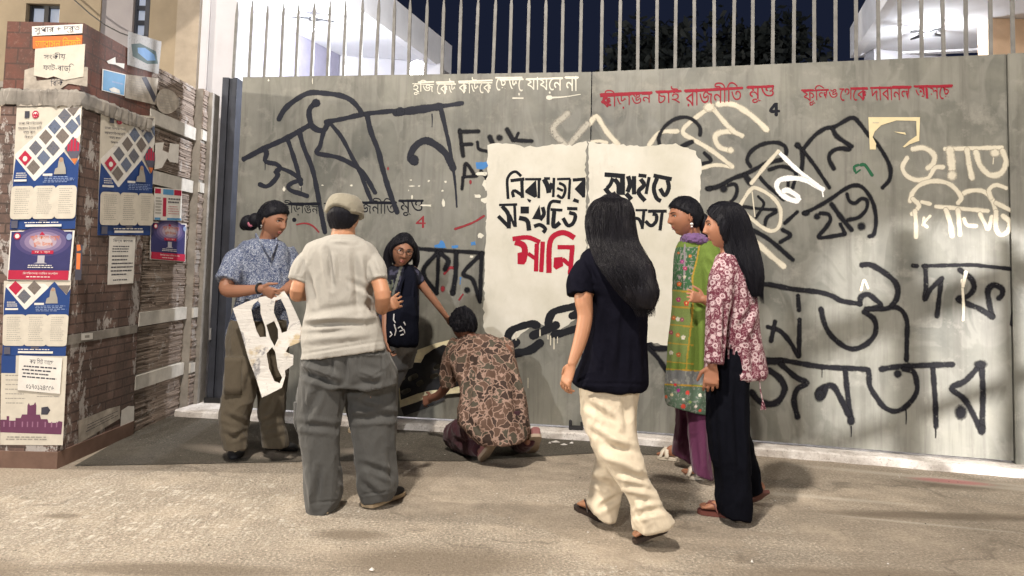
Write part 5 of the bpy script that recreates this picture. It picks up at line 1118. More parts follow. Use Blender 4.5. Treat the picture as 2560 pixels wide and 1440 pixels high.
m_ = MB(); m_.tube([P(x,y,d) for x,y,d in ((640,588,5.10),(648,604,4.97),(664,622,4.92),(676,644,4.92))], [.016,.019,.018,.012], 8, 0, .45); m_.tube([P(x,y,d) for x,y,d in ((690,592,5.05),(692,610,4.96),(684,628,4.93),(677,644,4.92))], [.014,.017,.016,.012], 8, 0, .45); part('collar', m_, M_pais, root, smooth=True)
M_cargo = cloth('olive_cargo', (.092, .076, .054), fold=.5)
g = MB(); body_rows(g, [(800,580,720),(850,567,722),(900,566,719),(940,565,717)], 5.04, .118); body_rows(g, [(890,566,648),(967,561,642),(1000,557,634),(1045,551,622),(1080,554,616),(1122,561,620)], 4.99, .088); body_rows(g, [(890,636,719),(976,643,718),(1043,650,708),(1090,655,718),(1117,656,720)], 5.12, .085)
garment('trousers', g, M_cargo, root, .0075, 4, [(.007, 10, 5)], [(590,900,600,960,6,-.012),(620,905,600,980,7,.012),(632,900,640,980,6,-.012),(566,1040,612,1062,7,-.014),(560,1070,614,1090,7,.012),(575,1096,612,1080,6,-.012),(650,1060,700,1040,7,-.012),(655,1090,712,1075,7,.012),(690,980,660,1040,7,-.01)], seed=3)
m_ = MB(); rs = rowpts(densify(norm_rows([(893,562,606),(930,561,606),(985,560,604)], 4.905, .02), 3)); m_.rings(rs); part('cargo_pocket', m_, M_cargo, root, smooth=True)
M_clog = plain('black_rubber', (.022, .022, .025), .55)
for hl, te in ((G(604,1118), G(584,1150)), (G(668,1122), G(742,1128))):
    m_ = MB(); shoe(m_, hl, te, .05, .085); so = part('shoe', m_, M_clog, root, smooth=True)
m_ = MB(); m_.sphere(P(588,1125,4.94), .013, 0, 8); part('shoe_badge', m_, plain('cream_badge', (.7, .66, .5)), root)
m_ = MB(); c = P(648,721,4.80); m_.tube([c+Vector((.01*math.cos(a), .031*math.cos(a), .031*math.sin(a))) for a in np.linspace(0, 6.1, 14)], .007, 6); part('bracelet', m_, M_dark, root)

# stencil sheet hanging from her fingers
def holed(outer, holes, fn, th, mat_i=0):
    """flat sheet with openings cut through it; fn turns picture points into places on its plane"""
    cu = bpy.data.curves.new('t', 'CURVE'); cu.dimensions = '2D'; cu.fill_mode = 'BOTH'
    o = fn(*outer[0]); a = fn(outer[0][0]+100, outer[0][1]); b = fn(outer[0][0], outer[0][1]-100); X = (a-o).normalized(); Nn = X.cross(b-o).normalized(); Y = Nn.cross(X)
    for lp in [outer]+holes:
        sp = cu.splines.new('POLY'); sp.points.add(len(lp)-1); sp.use_cyclic_u = True
        for i, q in enumerate(lp): w = fn(*q)-o; sp.points[i].co = (w.dot(X), w.dot(Y), 0, 1)
    cu.extrude = th/2; ob = bpy.data.objects.new('t', cu); COL.objects.link(ob); dg = bpy.context.evaluated_depsgraph_get(); me = ob.evaluated_get(dg).to_mesh()
    v = [o+X*q.co.x+Y*q.co.y+Nn*q.co.z for q in me.vertices]; f = [tuple(p.vertices) for p in me.polygons]; ob.evaluated_get(dg).to_mesh_clear(); bpy.data.objects.remove(ob); bpy.data.curves.remove(cu)
    return v, f
def sheet_mat():
    s = N('stained_white_card'); n1 = s.noise(7, 5, .6); n2 = s.noise(3, 3); n3 = s.noise(1, 3, .6, s.coord((8, 8, 60), rot=(0, R(20), 0)))
    c = s.mix(s.ramp(n1, [(.55, 0), (.66, .8)]), (.58, .56, .53), (.40, .30, .15)); c = s.mix(s.ramp(s.noise(5.5, 6, .7, None, .8), [(.56, 0), (.62, .75)]), c, (.13, .13, .15)); c = s.mix(s.ramp(n3, [(.3, .5), (.42, 0)]), c, (.50, .47, .45)); return s.fin(c, .7, s.bump(n3, .5, .012, s.bump(n1, .5, .02)))
M_card = sheet_mat()
SP = Plane(P(650,860,4.76), (1,-.12,0), v=(.08,.18,1))
outer = [(582,771),(615,756),(650,744),(684,738),(712,728),(724,746),(737,776),(748,803),(757,829),(750,856),(722,868),(716,880),(735,888),(733,912),(712,926),(712,940),(704,969),(680,982),(656,994),(640,950),(622,896),(604,835)]
holes = [[(628,775),(634,762),(646,752),(652,760),(651,784),(662,818),(666,842),(650,843),(640,826),(632,800)], [(690,752),(704,748),(716,776),(722,806),(716,828),(704,832),(696,810),(684,782),(686,766)], [(664,812),(684,802),(694,824),(696,846),(688,866),(676,846)], [(668,884),(682,868),(690,880),(694,922),(704,944),(698,958),(684,952),(672,922)]]
v, f = holed(outer, holes, lambda x, y: SP.at(x, y), .003)
v = [p+SP.n*(.010*math.sin((p.z)*19)) for p in v]; m_ = MB(); m_.add(v, f)
tag(mesh_obj('stencil_sheet', m_, M_card, base=SP.at(655,860)), 'white card sheet with chain link openings, hanging from the hand of the woman in blue', 'stencil')

# ---------------- 2: person in the grey tee and cap, back to the street
root = person('person seen from behind in pale grey tee, cream cap and baggy grey trousers', G(880, 1275))
T = [(588,826,888,.07),(600,792,912,.10),(613,768,932,.12),(640,757,946),(680,760,941),(720,767,935),(763,770,938),(806,761,950),(850,754,958),(756,880,962,865,4.1,4.1,.14),(751,898,963,872,4.1,4.1,.14)]
bm_ = MB(); core(bm_, T[:-1], 4.1, .13); H2 = Head(P(860,541,4.1), (.25,1,-.08), h=.224).add(bm_); limb(bm_, [(860,560,4.1,27),(858,590,4.1,31),(856,625,4.12,36)])
limb(bm_, [(796,655,4.1,14),(756,692,4.06,18),(742,733,4.05,18),(752,738,4.22,15),(800,735,4.38,12)]); hand(bm_, P(800,735,4.38), (.5,.5,.1), (.3,-.6,.5), (0,0,1), .18, .6)
limb(bm_, [(908,655,4.1,14),(945,700,4.04,19),(957,742,4.0,20),(955,768,4.08,17),(957,774,4.2,13),(960,772,4.25,11)]); hand(bm_, P(957,772,4.24), P(986,757,4.26)-P(957,772,4.24), (-.2,.9,.1), (-.1,.1,.9), .165, .55)
limb(bm_, [(810,930,4.1,44),(800,1080,4.08,33),(805,1262,4.1,18)], .60); limb(bm_, [(920,930,4.12,44),(930,1080,4.14,33),(935,1240,4.18,18)], .60)
finish_body(bm_, S_tan, root); H2.features(root, None, FEAT)
zl2 = zline([-.1, -.03, 0, .02, .05, .1], [-.084, -.07, -.02, .02, .04, .06]); H2.hair(root, M_hair, lambda x, y, z: min(zl2(x, y, z), .045-z), .015)
def capreg(x, y, z):
    r = z-.001+(.012 if y > 0 else 0)
    if y < 0: r = min(r, (math.hypot((x-.010)/1.15, max(0, z+.012))-.043))
    return r
M_cap = cloth('cream_cap', (.25, .23, .18), fold=.4)
co = H2.hair(root, M_cap, capreg, .026, 60, 4, .0015, freq=30, flat=.132); co.name = 'cap'
cb = H2.hair(root, cloth('olive_cap_band', (.22, .20, .15), fold=.3), lambda x, y, z: min(capreg(x, y, z), .030-z), .0295, 60, 4, .001, parent=co, freq=30); cb.name = 'cap_band'
m_ = MB(); rs = []
for t in np.linspace(-1, 1, 13): rs.append([H2.W((.085*t, .075*math.sqrt(max(0, 1-t*t*.8))+q*(1-t*t), .012-.01*t*t+zz)) for q, zz in ((0, 0), (.07, -.012), (.07, -.008), (0, .005))])
m_.rings(rs); part('cap_brim', m_, M_cap, root, parent=co, smooth=True)
M_tee = cloth('pale_grey_tee', (.35, .335, .305), .05, .3)
g = MB(); body_rows(g, T, 4.1, .132); limb(g, [(815,615,4.1,18),(788,640,4.1,26),(758,668,4.07,28),(743,702,4.05,24)], flat=True); limb(g, [(890,615,4.1,18),(914,640,4.1,26),(937,668,4.06,27),(946,702,4.03,23)], flat=True)
garment('tee_shirt', g, M_tee, root, .0062, 3, [(.004, 9, 5)], [(818,625,832,720,7,-.016),(836,640,838,700,6,.008),(884,630,896,780,8,-.012),(905,640,915,760,8,.011),(776,800,930,780,11,.018),(765,812,900,806,7,-.020),(920,760,945,790,7,-.014),(800,820,950,790,8,.012),(760,850,930,835,9,.010),(770,690,790,760,7,-.010),(760,648,748,690,5,-.008),(930,650,944,690,5,-.008),(870,700,940,740,7,-.008),(830,602,890,604,5,.006),(756,885,958,853,3.2,-.004),(724,692,765,698,3,-.003),(924,700,966,692,3,-.003),(828,598,890,600,3,-.003)], seed=4)
M_jean = cloth('baggy_grey_denim', (.068, .068, .066), .10, .4)
g = MB(); body_rows(g, [(862,764,960),(890,755,972),(925,752,984),(962,750,992)], 4.12, .14); body_rows(g, [(880,758,880,.13,4.12),(940,752,870),(1013,742,860),(1050,741,852),(1085,752,848),(1165,764,850),(1227,763,853),(1258,768,846),(1276,776,832)], 4.09, .105); body_rows(g, [(880,840,972,.13,4.12),(940,850,992),(1043,874,993),(1090,884,990),(1150,891,988),(1210,894,992),(906,1252,982,1242,4.18,4.18,.105)], 4.17, .105)
garment('trousers', g, M_jean, root, .0065, 3, [(.008, 8, 4)], [(756,930,850,960,9,-.020),(758,910,840,945,10,.016),(800,968,770,1040,9,-.014),(880,985,970,965,10,.018),(880,1005,975,1040,9,-.016),(900,930,960,950,10,.014),(860,900,866,965,9,-.02),(885,1045,985,1040,8,-.016),(745,1060,840,1070,8,-.012),(770,1180,785,1270,9,.014),(800,1170,790,1260,7,-.012),(910,1190,960,1230,9,.012),(905,1160,985,1190,8,-.012),(975,1130,985,1215,8,-.014),(864,880,866,958,3.2,-.006),(770,893,768,938,3,-.005),(768,938,800,948,3,-.005),(800,948,832,936,3,-.005),(832,936,832,890,3,-.005),(895,886,898,934,3,-.005),(898,934,928,944,3,-.005),(928,944,958,928,3,-.005),(958,928,954,880,3,-.005),(775,1258,846,1252,3,-.004),(905,1236,975,1228,3,-.004),(760,960,772,1080,3,-.005)], seed=5)
m_ = MB(); m_.rings(rowpts(norm_rows([(1005,735,748,.03),(1060,736,750,.035),(1078,744,752,.03)], 4.06, .03))); part('cargo_pocket', m_, M_jean, root, smooth=True)
M_upper = plain('dark_canvas', (.03, .03, .034), .8); M_sole = plain('tan_sole', (.46, .36, .24), .7)
for hl, te in ((G(800,1287), G(828,1252)), (G(918,1271), G(1002,1236))):
    m_ = MB(); shoe(m_, hl+Vector((0,0,.012)), te+Vector((0,0,.012)), .048, .085, sole=1); part('shoe', m_, [M_upper, M_sole], root)

# ---------------- 3: woman with glasses bending to the right
root = person('woman with glasses and black scarf bending to reach down to the chain stencil', G(900, 1080))
T = [(660,988,1022,.06,5.58),(670,972,1038,.08,5.58),(690,966,1047,.10,5.6),(745,955,1046,.11,5.62),(800,944,1046,.12,5.66),(850,932,1044,.13,5.7),(885,922,1040,.13,5.72)]
bm_ = MB(); core(bm_, T, 5.6, .1); H3 = Head(P(1006,626,5.5), (.30,-.92,-.22), (.14,0,1), h=.232).add(bm_); limb(bm_, [(1003,650,5.53,15),(998,670,5.57,17),(995,700,5.6,20)])
limb(bm_, [(1030,678,5.56,15),(1053,710,5.58,12),(1086,752,5.62,9.5),(1116,792,5.66,6.5)]); hand(bm_, P(1116,792,5.66), P(1140,822,5.72)-P(1116,792,5.66), (.3,.8,-.2), (.3,-.6,.5), .165, .5)
limb(bm_, [(975,690,5.56,14),(966,760,5.5,11),(964,820,5.44,9),(967,850,5.42,7)]); hand(bm_, P(967,850,5.42), P(972,885,5.42)-P(967,850,5.42), (.6,.6,0), (0,-1,.2), .16, .7)
limb(bm_, [(950,885,5.72,26),(925,980,5.66,20),(905,1066,5.66,11)], .60); limb(bm_, [(1000,885,5.72,26),(960,985,5.7,20),(940,1066,5.7,11)], .60)
finish_body(bm_, S_brown, root); H3.features(root, None, FEAT); h_ = H3.hair(root, M_hair, LOOSE, .016); scalp_strands(H3, root, M_hair, LOOSE, .016, 420, np.random.default_rng(33), .11, parent=h_)
g = MB(); limb(g, [(990,600,5.52,9),(974,622,5.54,10),(969,650,5.56,10),(974,682,5.56,7)], 1, 1.4); limb(g, [(1022,598,5.52,8),(1036,620,5.56,9),(1040,648,5.58,8),(1038,668,5.60,5)], 1, 1.4)
part('hair_lengths', g, M_hair, root, smooth=True)
M_frame = plain('brown_glasses_frame', (.05, .03, .025), .3)
for sx in (-1, 1):
    m_ = MB(); m_.tube([H3.W((sx*.031+.0225*math.cos(a), .101-abs(.02*math.cos(a)*0), .008+.018*math.sin(a))) for a in np.linspace(0, 6.2, 16)], .0020, 5)
    if sx > 0: m_.tube([H3.W((-.009, .102, .012)), H3.W((.009, .102, .012))], .002, 5)
    m_.tube([H3.W((sx*.053, .10, .012)), H3.W((sx*.076, .02, .012))], .0018, 5); gl = part('glasses', m_, M_frame, root)
M_navy = dyed('navy_black_top', .35)
def paint3(v, nn):
    q = proj(v); c = np.tile([.008, .009, .018], (len(v), 1)); t = vnoise(v*45, 3); c[(t > .25)] = [.05, .05, .085]
    a, b = np.array([1004, 664]), np.array([980, 742]); ab = b-a; tt = np.clip(((q-a)@ab)/(ab@ab), 0, 1); ds = np.hypot(*(q-a-tt[:, None]*ab).T); c[ds < 3.2] = [.17, .18, .16]
    c[(q[:, 1] > 846)] = [.13, .125, .12]; c[(q[:, 0] < 984) & (q[:, 1] > 700) & (q[:, 1] < 846) & (q[:, 0] > 960) & (t > -.2) & (ds > 5.5)] = [.16, .18, .14]; return c
g = MB(); body_rows(g, T, 5.6, .11); limb(g, [(1020,672,5.56,16),(1038,690,5.57,17),(1052,708,5.58,14)], flat=True); limb(g, [(980,680,5.57,16),(970,720,5.53,15),(967,750,5.51,14)], flat=True)
garment('kameez', g, M_navy, root, .0075, 4, [(.006, 10, 5)], [(1005,700,1000,830,7,.012),(1025,690,1020,840,7,-.012),(985,700,975,830,6,-.012)], seed=6, paint=paint3)
M_scarf = cloth('black_scarf', (.007, .008, .015), fold=.5)
g = MB(); body_rows(g, [(664,1014,1032,.05,5.53),(690,1008,1042,.05,5.5),(740,1002,1045,.05,5.5),(800,1000,1047,.05,5.52)], 5.5, .05); garment('scarf', g, M_scarf, root, .007, 4, [(.006, 14, 4)], seed=7)
g = MB(); body_rows(g, [(870,926,1042,.13,5.72),(920,915,1030,.13,5.72)], 5.7, .13); body_rows(g, [(900,915,975),(990,898,950),(1064,888,925)], 5.66, .075); body_rows(g, [(900,960,1030),(990,935,990),(1064,922,962)], 5.72, .075); garment('trousers', g, cloth('ash_trousers', (.11, .11, .11), fold=.4), root, .008, 4, [(.006, 9, 5)], seed=8)
for hl, te in ((G(905,1072), G(880,1084)), (G(942,1070), G(925,1084))):
    m_ = MB(); shoe(m_, hl+Vector((0,0,.01)), te+Vector((0,0,.01)), .042, .07, sole=1); part('shoe', m_, [plain('cream_canvas', (.5, .45, .34)), M_sole], root)
# her tote
root = thing('tote_bag', P(1006,866,5.40), 'black cloth tote with small white print hanging at the bending woman', 'bag')
g = MB(); body_rows(g, [(742,976,1036,.02,5.42),(780,968,1042,.035,5.40),(830,965,1046,.04,5.39),(858,970,1045,.035,5.40),(868,980,1040,.02,5.41)], 5.4, .03, 3.2); garment('bag_body', g, cloth('black_canvas', (.006, .007, .013), fold=.6), root, .006, 3, [(.006, 12, 6)], seed=9)
m_ = MB(); m_.tube([P(990,746,5.40), P(1006,700,5.43), P(1020,668,5.52), P(1024,664,5.6)], .010, 6, 0, .4); m_.tube([P(1030,746,5.42), P(1034,705,5.45), P(1030,672,5.52), P(1026,664,5.6)], .010, 6, 0, .4); part('strap', m_, M_scarf, root)
m_ = MB()
for pts in (((985,786),(984,800),(988,806)),((986,812),(990,826),(987,838)),((1010,806),(1013,812)),((996,820),(1002,816),(1006,822)),((1000,828),(1010,824),(1012,832)),((976,830),(980,836),(975,842)),((1002,838),(1008,836))): m_.tube([P(x,y,5.345) for x,y in pts], .0045, 5)
part('print', m_, plain('white_print_ink', (.6, .6, .62)), root)

# ---------------- 4: kneeling painter
root = person('person kneeling with back turned in brown camouflage shirt at the foot of the gate', G(1230, 1150))
T = [(836,1168,1205,.09,5.46),(848,1146,1252,.13,5.42),(885,1126,1283,.16,5.34),(930,1133,1298,.17,5.27),(985,1152,1313,.18,5.18),(1142,1038,1321,1045,5.10,5.10,.19),(1160,1072,1323,1075,5.08,5.08,.19),(1203,1108,1318,1092,5.06,5.06,.18)]
bm_ = MB(); core(bm_, T[:-1], 5.2, .16); H4 = Head(P(1158,814,5.46), (-.35,.82,-.42), h=.226).add(bm_); limb(bm_, [(1166,835,5.45,20),(1178,858,5.42,22)])
limb(bm_, [(1150,868,5.40,20),(1128,920,5.43,15),(1120,956,5.44,13),(1100,985,5.54,11),(1078,996,5.62,9)]); hand(bm_, P(1080,996,5.62), P(1048,1006,5.70)-P(1080,996,5.62), (.1,.7,-.3), (.1,.2,.9), .165, .6)
limb(bm_, [(1262,880,5.36,20),(1240,930,5.60,15),(1195,975,5.72,11)]); hand(bm_, P(1195,975,5.72), P(1165,985,5.78)-P(1195,975,5.72), (-.1,.7,-.3), (0,.2,.9), .165, .6)
limb(bm_, [(1210,1065,5.12,30),(1135,1090,5.42,24),(1200,1128,5.12,14)], .60); limb(bm_, [(1280,1065,5.12,30),(1290,1085,5.50,24),(1318,1105,5.12,14)], .60)
finish_body(bm_, S_deep, root); H4.features(root, None, FEAT); h_ = H4.hair(root, hairmat('black_curls', (.007, .007, .010), (130, 130, 130), .5), zline([-.1, -.03, -.01, .02, .05, .08, .1], [-.075, -.06, -.03, .01, .03, .05, .06]), .021, 60, 9, .010, freq=95); scalp_strands(H4, root, M_hair, zline([-.1, -.03, -.01, .02, .05, .08, .1], [-.075, -.06, -.03, .01, .03, .05, .06]), .022, 700, np.random.default_rng(34), .04, .007, .0016, parent=h_)
def giraffe():
    s = N('brown_camouflage'); wv = s.n('TexNoise'); s.set(wv, Scale=16.0, Detail=2.0); s.l(s.tc.outputs['Object'], wv.inputs['Vector']); ad = s.n('VectorMath', operation='MULTIPLY_ADD'); s.l(wv.outputs[1], ad.inputs[0]); ad.inputs[1].default_value = (.09, .09, .09); s.l(s.tc.outputs['Object'], ad.inputs[2])
    v = s.n('TexVoronoi', feature='DISTANCE_TO_EDGE'); s.set(v, Scale=19.0); s.l(ad.outputs[0], v.inputs['Vector']); v2 = s.n('TexVoronoi'); s.set(v2, Scale=19.0); s.l(ad.outputs[0], v2.inputs['Vector']); sp = s.n('SeparateColor'); s.l(v2.outputs[1], sp.inputs[0])
    c = s.mix(s.ramp(sp.outputs[0], [(.35, 0), (.45, 1)]), (.05, .033, .027), (.115, .07, .052)); c = s.mix(s.ramp(sp.outputs[1], [(.75, 0), (.8, .7)]), c, (.085, .08, .06)); c = s.mix(s.ramp(v.outputs[0], [(.03, 1), (.085, 0)]), c, (.33, .225, .18))
    f = s.noise(9, 3, .5, s.coord((1, 1, .45)), .8); return s.fin(c, .8, s.bump(f, .4, .02), 0, .2)
g = MB(); body_rows(g, T, 5.2, .16); limb(g, [(1152,860,5.40,30),(1130,905,5.43,27),(1120,945,5.44,21),(1122,966,5.45,19)], flat=True); limb(g, [(1255,868,5.38,30),(1258,905,5.5,26),(1235,935,5.58,20)], flat=True)
garment('shirt', g, giraffe(), root, .0078, 4, [(.008, 9, 5)], [(1160,870,1130,900,7,-.014),(1170,900,1150,960,8,-.018),(1185,880,1170,980,9,.014),(1175,960,1165,1010,8,-.018),(1200,960,1180,1060,10,.014),(1240,930,1235,1080,9,-.014),(1265,940,1270,1080,9,.014),(1290,950,1300,1080,8,-.012),(1160,1040,1215,1095,8,-.014),(1200,850,1240,900,8,-.008)], seed=10)
M_plum = cloth('dark_maroon_trousers', (.052, .018, .026), fold=.5)
g = MB(); limb(g, [(1220,1060,5.12,38),(1170,1075,5.30,36),(1130,1088,5.44,30)], flat=True); limb(g, [(1132,1092,5.44,26),(1165,1112,5.28,22),(1200,1122,5.12,18)], flat=True); limb(g, [(1285,1060,5.12,36),(1290,1078,5.50,30)], flat=True); limb(g, [(1290,1095,5.5,24),(1305,1108,5.3,22),(1320,1100,5.12,17)], flat=True); body_rows(g, [(1020,1190,1315),(1070,1185,1318),(1098,1195,1312)], 5.12, .16)
garment('trousers', g, M_plum, root, .0078, 4, [(.007, 9, 9)], seed=11)
for hl, te in ((P(1236,1108,5.03), G(1205,1158)), (P(1340,1092,5.07), G(1326,1138))):
    m_ = MB(); shoe(m_, hl, te+Vector((0,.0,.02)), .042, .075, sole=1); part('shoe', m_, [plain('pink_brown_upper', (.22, .09, .09)), plain('worn_sole', (.34, .27, .21), .8)], root)
# the stencil board on the gate beside the painter
root = thing('stencil_board', PL.at(1060,1010,.03), 'cream board with black painted chain links leaning on the gate beside the kneeling painter', 'stencil')
bo = [(992,896),(1040,876),(1090,858),(1122,850),(1160,862),(1172,980),(1120,985),(1076,992),(1040,1006),(1000,1019)]
def oval(cx, cy, a, b, rot): return [(cx+a*math.copysign(abs(math.cos(t))**.7, math.cos(t))*math.cos(rot)-b*math.copysign(abs(math.sin(t))**.7, math.sin(t))*math.sin(rot), cy+a*math.copysign(abs(math.cos(t))**.7, math.cos(t))*math.sin(rot)+b*math.copysign(abs(math.sin(t))**.7, math.sin(t))*math.cos(rot)) for t in np.linspace(0, 6.283, 17)[:-1]]
hs = [oval(1092,918,9,6,-.5), oval(1033,943,13,7,-.5), oval(1050,958,9,7,-.6), oval(1086,940,11,6,-.4), oval(1015,978,12,6,-.4), oval(1008,945,5,5,0)]
v, f = holed(bo, hs, lambda x, y: PL.at(x, y, .030), .006); m_ = MB(); m_.add(v, f); part('board', m_, plain('yellowed_card', (.78, .71, .48), .7, .15, 20), root)
v, f = holed([(994,912),(1030,906),(1052,907),(1062,888),(1085,872),(1108,862),(1124,866),(1150,872),(1166,960),(1120,972),(1076,976),(1044,984),(1002,1000)], hs, lambda x, y: PL.at(x, y, .0345), .002); m_ = MB(); m_.add(v, f); part('wet_paint', m_, plain('glossy_black_paint', (.013, .014, .018), .35), root)
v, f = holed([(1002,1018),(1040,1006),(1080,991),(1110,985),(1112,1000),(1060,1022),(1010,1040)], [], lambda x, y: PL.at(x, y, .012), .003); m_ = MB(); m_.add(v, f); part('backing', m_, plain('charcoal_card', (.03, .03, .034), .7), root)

# ---------------- 5: walker in black tee and cream trousers
root = person('woman with long wavy black hair walking left in black tee and loose cream trousers', G(1555, 1335))
T = [(612,1505,1555,.06,3.76),(626,1466,1580,.10,3.76),(650,1450,1600,.12,3.76),(700,1456,1612),(760,1478,1616),(830,1474,1615),(900,1454,1618),(1432,945,1620,950,3.75,3.75,.15),(1430,958,1619,962,3.75,3.75,.15),(1444,970,1612,974,3.75,3.75,.145)]
bm_ = MB(); core(bm_, T[:-2], 3.75, .14); H5 = Head(P(1528,550,3.78), (-.60,.78,-.08), h=.232).add(bm_); limb(bm_, [(1524,585,3.79,26),(1524,625,3.78,30)])
limb(bm_, [(1490,690,3.73,16),(1460,735,3.66,24),(1463,790,3.64,19.5),(1451,850,3.62,17.5),(1431,908,3.60,12)]); hand(bm_, P(1430,912,3.60), P(1407,972,3.62)-P(1430,912,3.60), (.8,.5,.1), (-.5,.85,0), .175, .5, spread=.05, wr=.024)
limb(bm_, [(1590,665,3.84,30),(1605,740,3.9,22),(1590,800,3.95,18),(1570,850,4.0,13)]); hand(bm_, P(1570,850,4.0), (-.1,.2,-1), (-.8,.2,0), (-.2,.9,0), .17, .5)
limb(bm_, [(1530,970,3.74,50),(1560,1130,3.66,36),(1630,1290,3.64,20)], .60); limb(bm_, [(1510,970,3.84,48),(1515,1130,3.92,34),(1510,1270,3.92,19)], .60)
foot(bm_, G(1512,1304)+Vector((0,0,.02)), G(1446,1269)+Vector((0,0,.02)), 1); foot(bm_, P(1662,1318,3.68), G(1584,1356)+Vector((0,0,.02)), 1)
finish_body(bm_, S_tan, root); H5.features(root, None, FEAT); H5.hair(root, M_hair2, LOOSE, .018)
hr = densify(norm_rows([(493,1506,1552,.05,3.76),(503,1484,1572,.09,3.75),(528,1471,1582,.115,3.75),(560,1467,1584,.12,3.74),(600,1474,1590,.115,3.73),(632,1486,1606,.11,3.68),(665,1504,1622,.07,3.60),(700,1528,1634,.055,3.57),(738,1556,1642,.045,3.56),(772,1592,1626,.02,3.56)], 3.7, .1), 4); HR = rowpts(hr, 36, 2.1)
A = np.array([[tuple(p) for p in r] for r in HR]); n_ = vnoise(A.reshape(-1, 3)*np.array([40, 40, 6]), 5)*.006+vnoise(A.reshape(-1, 3)*np.array([9, 9, 6]), 6)*.018
Cn = A.mean(1, keepdims=True); A = A+(A-Cn)/np.linalg.norm(A-Cn, axis=2, keepdims=True)*n_.reshape(A.shape[:2])[..., None]
m_ = MB(); m_.rings([[Vector(p) for p in r] for r in A]); gr = np.random.default_rng(21); strands(m_, HR, 2000, gr, (.0, .35), (.66, 1.07), (0, 6.283), (.98, 1.05), .014, 9, .0013)
part('long_hair', m_, M_hair2, root, smooth=True)
g = MB(); body_rows(g, T, 3.75, .142); limb(g, [(1488,648,3.74,26),(1463,675,3.71,32),(1449,705,3.68,34),(1450,738,3.66,35)], flat=True); limb(g, [(1580,645,3.80,34),(1604,680,3.86,34),(1608,738,3.9,32)], flat=True)
garment('tee_shirt', g, cloth('black_tee', (.006, .006, .011), .1, .35, rough=.9), root, .0075, 4, [(.006, 9, 4)], [(1490,740,1480,830,8,-.012),(1500,760,1480,920,9,.012),(1560,780,1550,960,10,-.012),(1590,800,1600,950,9,.012),(1520,860,1500,960,8,-.010),(1440,700,1470,735,6,-.008),(1434,958,1616,960,3.2,-.004),(1418,728,1482,738,3,-.003),(1462,650,1490,700,4,-.006)], seed=12)
M_cream = cloth('cream_cotton', (.60, .52, .40), .06, .35)
g = MB(); body_rows(g, [(935,1448,1604),(985,1450,1596),(1040,1456,1587),(1085,1464,1588)], 3.76, .135); body_rows(g, [(960,1462,1594,.12,3.76),(1030,1468,1588,.115,3.74),(1104,1482,1593,.105,3.69),(1162,1512,1610,.10,3.66),(1225,1560,1637,.09,3.65),(1272,1579,1664,.09,3.64),(1584,1318,1684,1296,3.64,3.64,.095),(1588,1328,1686,1304,3.64,3.64,.09)], 3.66, .1); body_rows(g, [(980,1456,1575,.11,3.78),(1060,1464,1566,.10,3.84),(1147,1490,1562,.095,3.92),(1187,1481,1560,.09,3.94),(1222,1478,1556,.085,3.94),(1258,1470,1546,.085,3.93),(1496,1293,1538,1296,3.92,3.92,.085)], 3.92, .09)
garment('trousers', g, M_cream, root, .0078, 4, [(.007, 9, 6)], [(1470,1010,1540,1060,9,-.016),(1480,1060,1560,1110,9,.016),(1560,985,1570,1080,8,-.012),(1500,1110,1590,1130,9,-.018),(1500,1140,1600,1170,9,.016),(1530,1180,1630,1200,8,-.014),(1545,1220,1640,1240,8,.014),(1570,1290,1670,1268,8,-.012),(1480,1200,1540,1225,7,-.014),(1480,1180,1540,1195,7,.012),(1500,1270,1545,1240,7,-.014),(1590,1245,1620,1310,8,.010)], seed=13)
M_bsole = plain('dark_sandal', (.035, .024, .02), .5)
sandal(root, G(1512,1304)+Vector((0,0,.017)), G(1446,1269)+Vector((0,0,.017)), M_bsole, M_bsole, .044, 'thong'); sandal(root, P(1662,1318,3.68)-Vector((0,0,.003)), G(1584,1356)+Vector((0,0,.017)), M_bsole, M_bsole, .044, 'thong')

# ---------------- 6: woman in the green embroidered kameez
root = person('woman in green embroidered kameez and purple trousers with tied back hair', G(1730, 1175))
T = [(598,1706,1752,.09),(610,1696,1772,.12),(636,1688,1786,.13),(680,1685,1792,.135),(720,1684,1790),(766,1682,1787),(842,1673,1786),(900,1668,1786),(960,1664,1782),(1664,988,1778,1000,4.88,4.88,.145),(1666,1010,1774,1034,4.88,4.88,.145)]
bm_ = MB(); core(bm_, T[:-1], 4.9, .13); H6 = Head(P(1713,543,4.88), (-1,-.14,-.10), h=.243).add(bm_); limb(bm_, [(1726,570,4.89,22),(1732,596,4.9,21),(1734,630,4.9,26)])
limb(bm_, [(1770,640,4.82,24),(1790,690,4.78,18),(1798,738,4.75,16),(1775,752,4.70,14),(1758,748,4.68,11)]); hand(bm_, P(1760,748,4.68), P(1735,742,4.66)-P(1760,748,4.68), (.2,.6,-.6), (-.1,-.1,.9), .16, 1.0)
limb(bm_, [(1722,640,5.0,22),(1715,720,5.0,16),(1712,790,4.98,12)]); hand(bm_, P(1712,790,4.98), (-.1,-.1,-1), (.8,0,0), (-.3,-.8,0), .16, .5)
limb(bm_, [(1718,960,4.95,38),(1712,1060,5.02,26),(1702,1140,5.13,15)], .5); limb(bm_, [(1740,960,4.92,38),(1748,1080,4.84,26),(1757,1185,4.77,15)], .5)
foot(bm_, G(1690,1152)+Vector((0,0,.025)), G(1646,1146)+Vector((0,0,.025)), -1); foot(bm_, G(1778,1200)+Vector((0,0,.025)), G(1705,1194)+Vector((0,0,.025)), 1)
finish_body(bm_, S_red, root); H6.features(root, None, FEAT); h_ = H6.hair(root, M_hair, TIED, .015, rough=.002); scalp_strands(H6, root, M_hair, TIED, .015, 420, np.random.default_rng(36), .08, parent=h_)
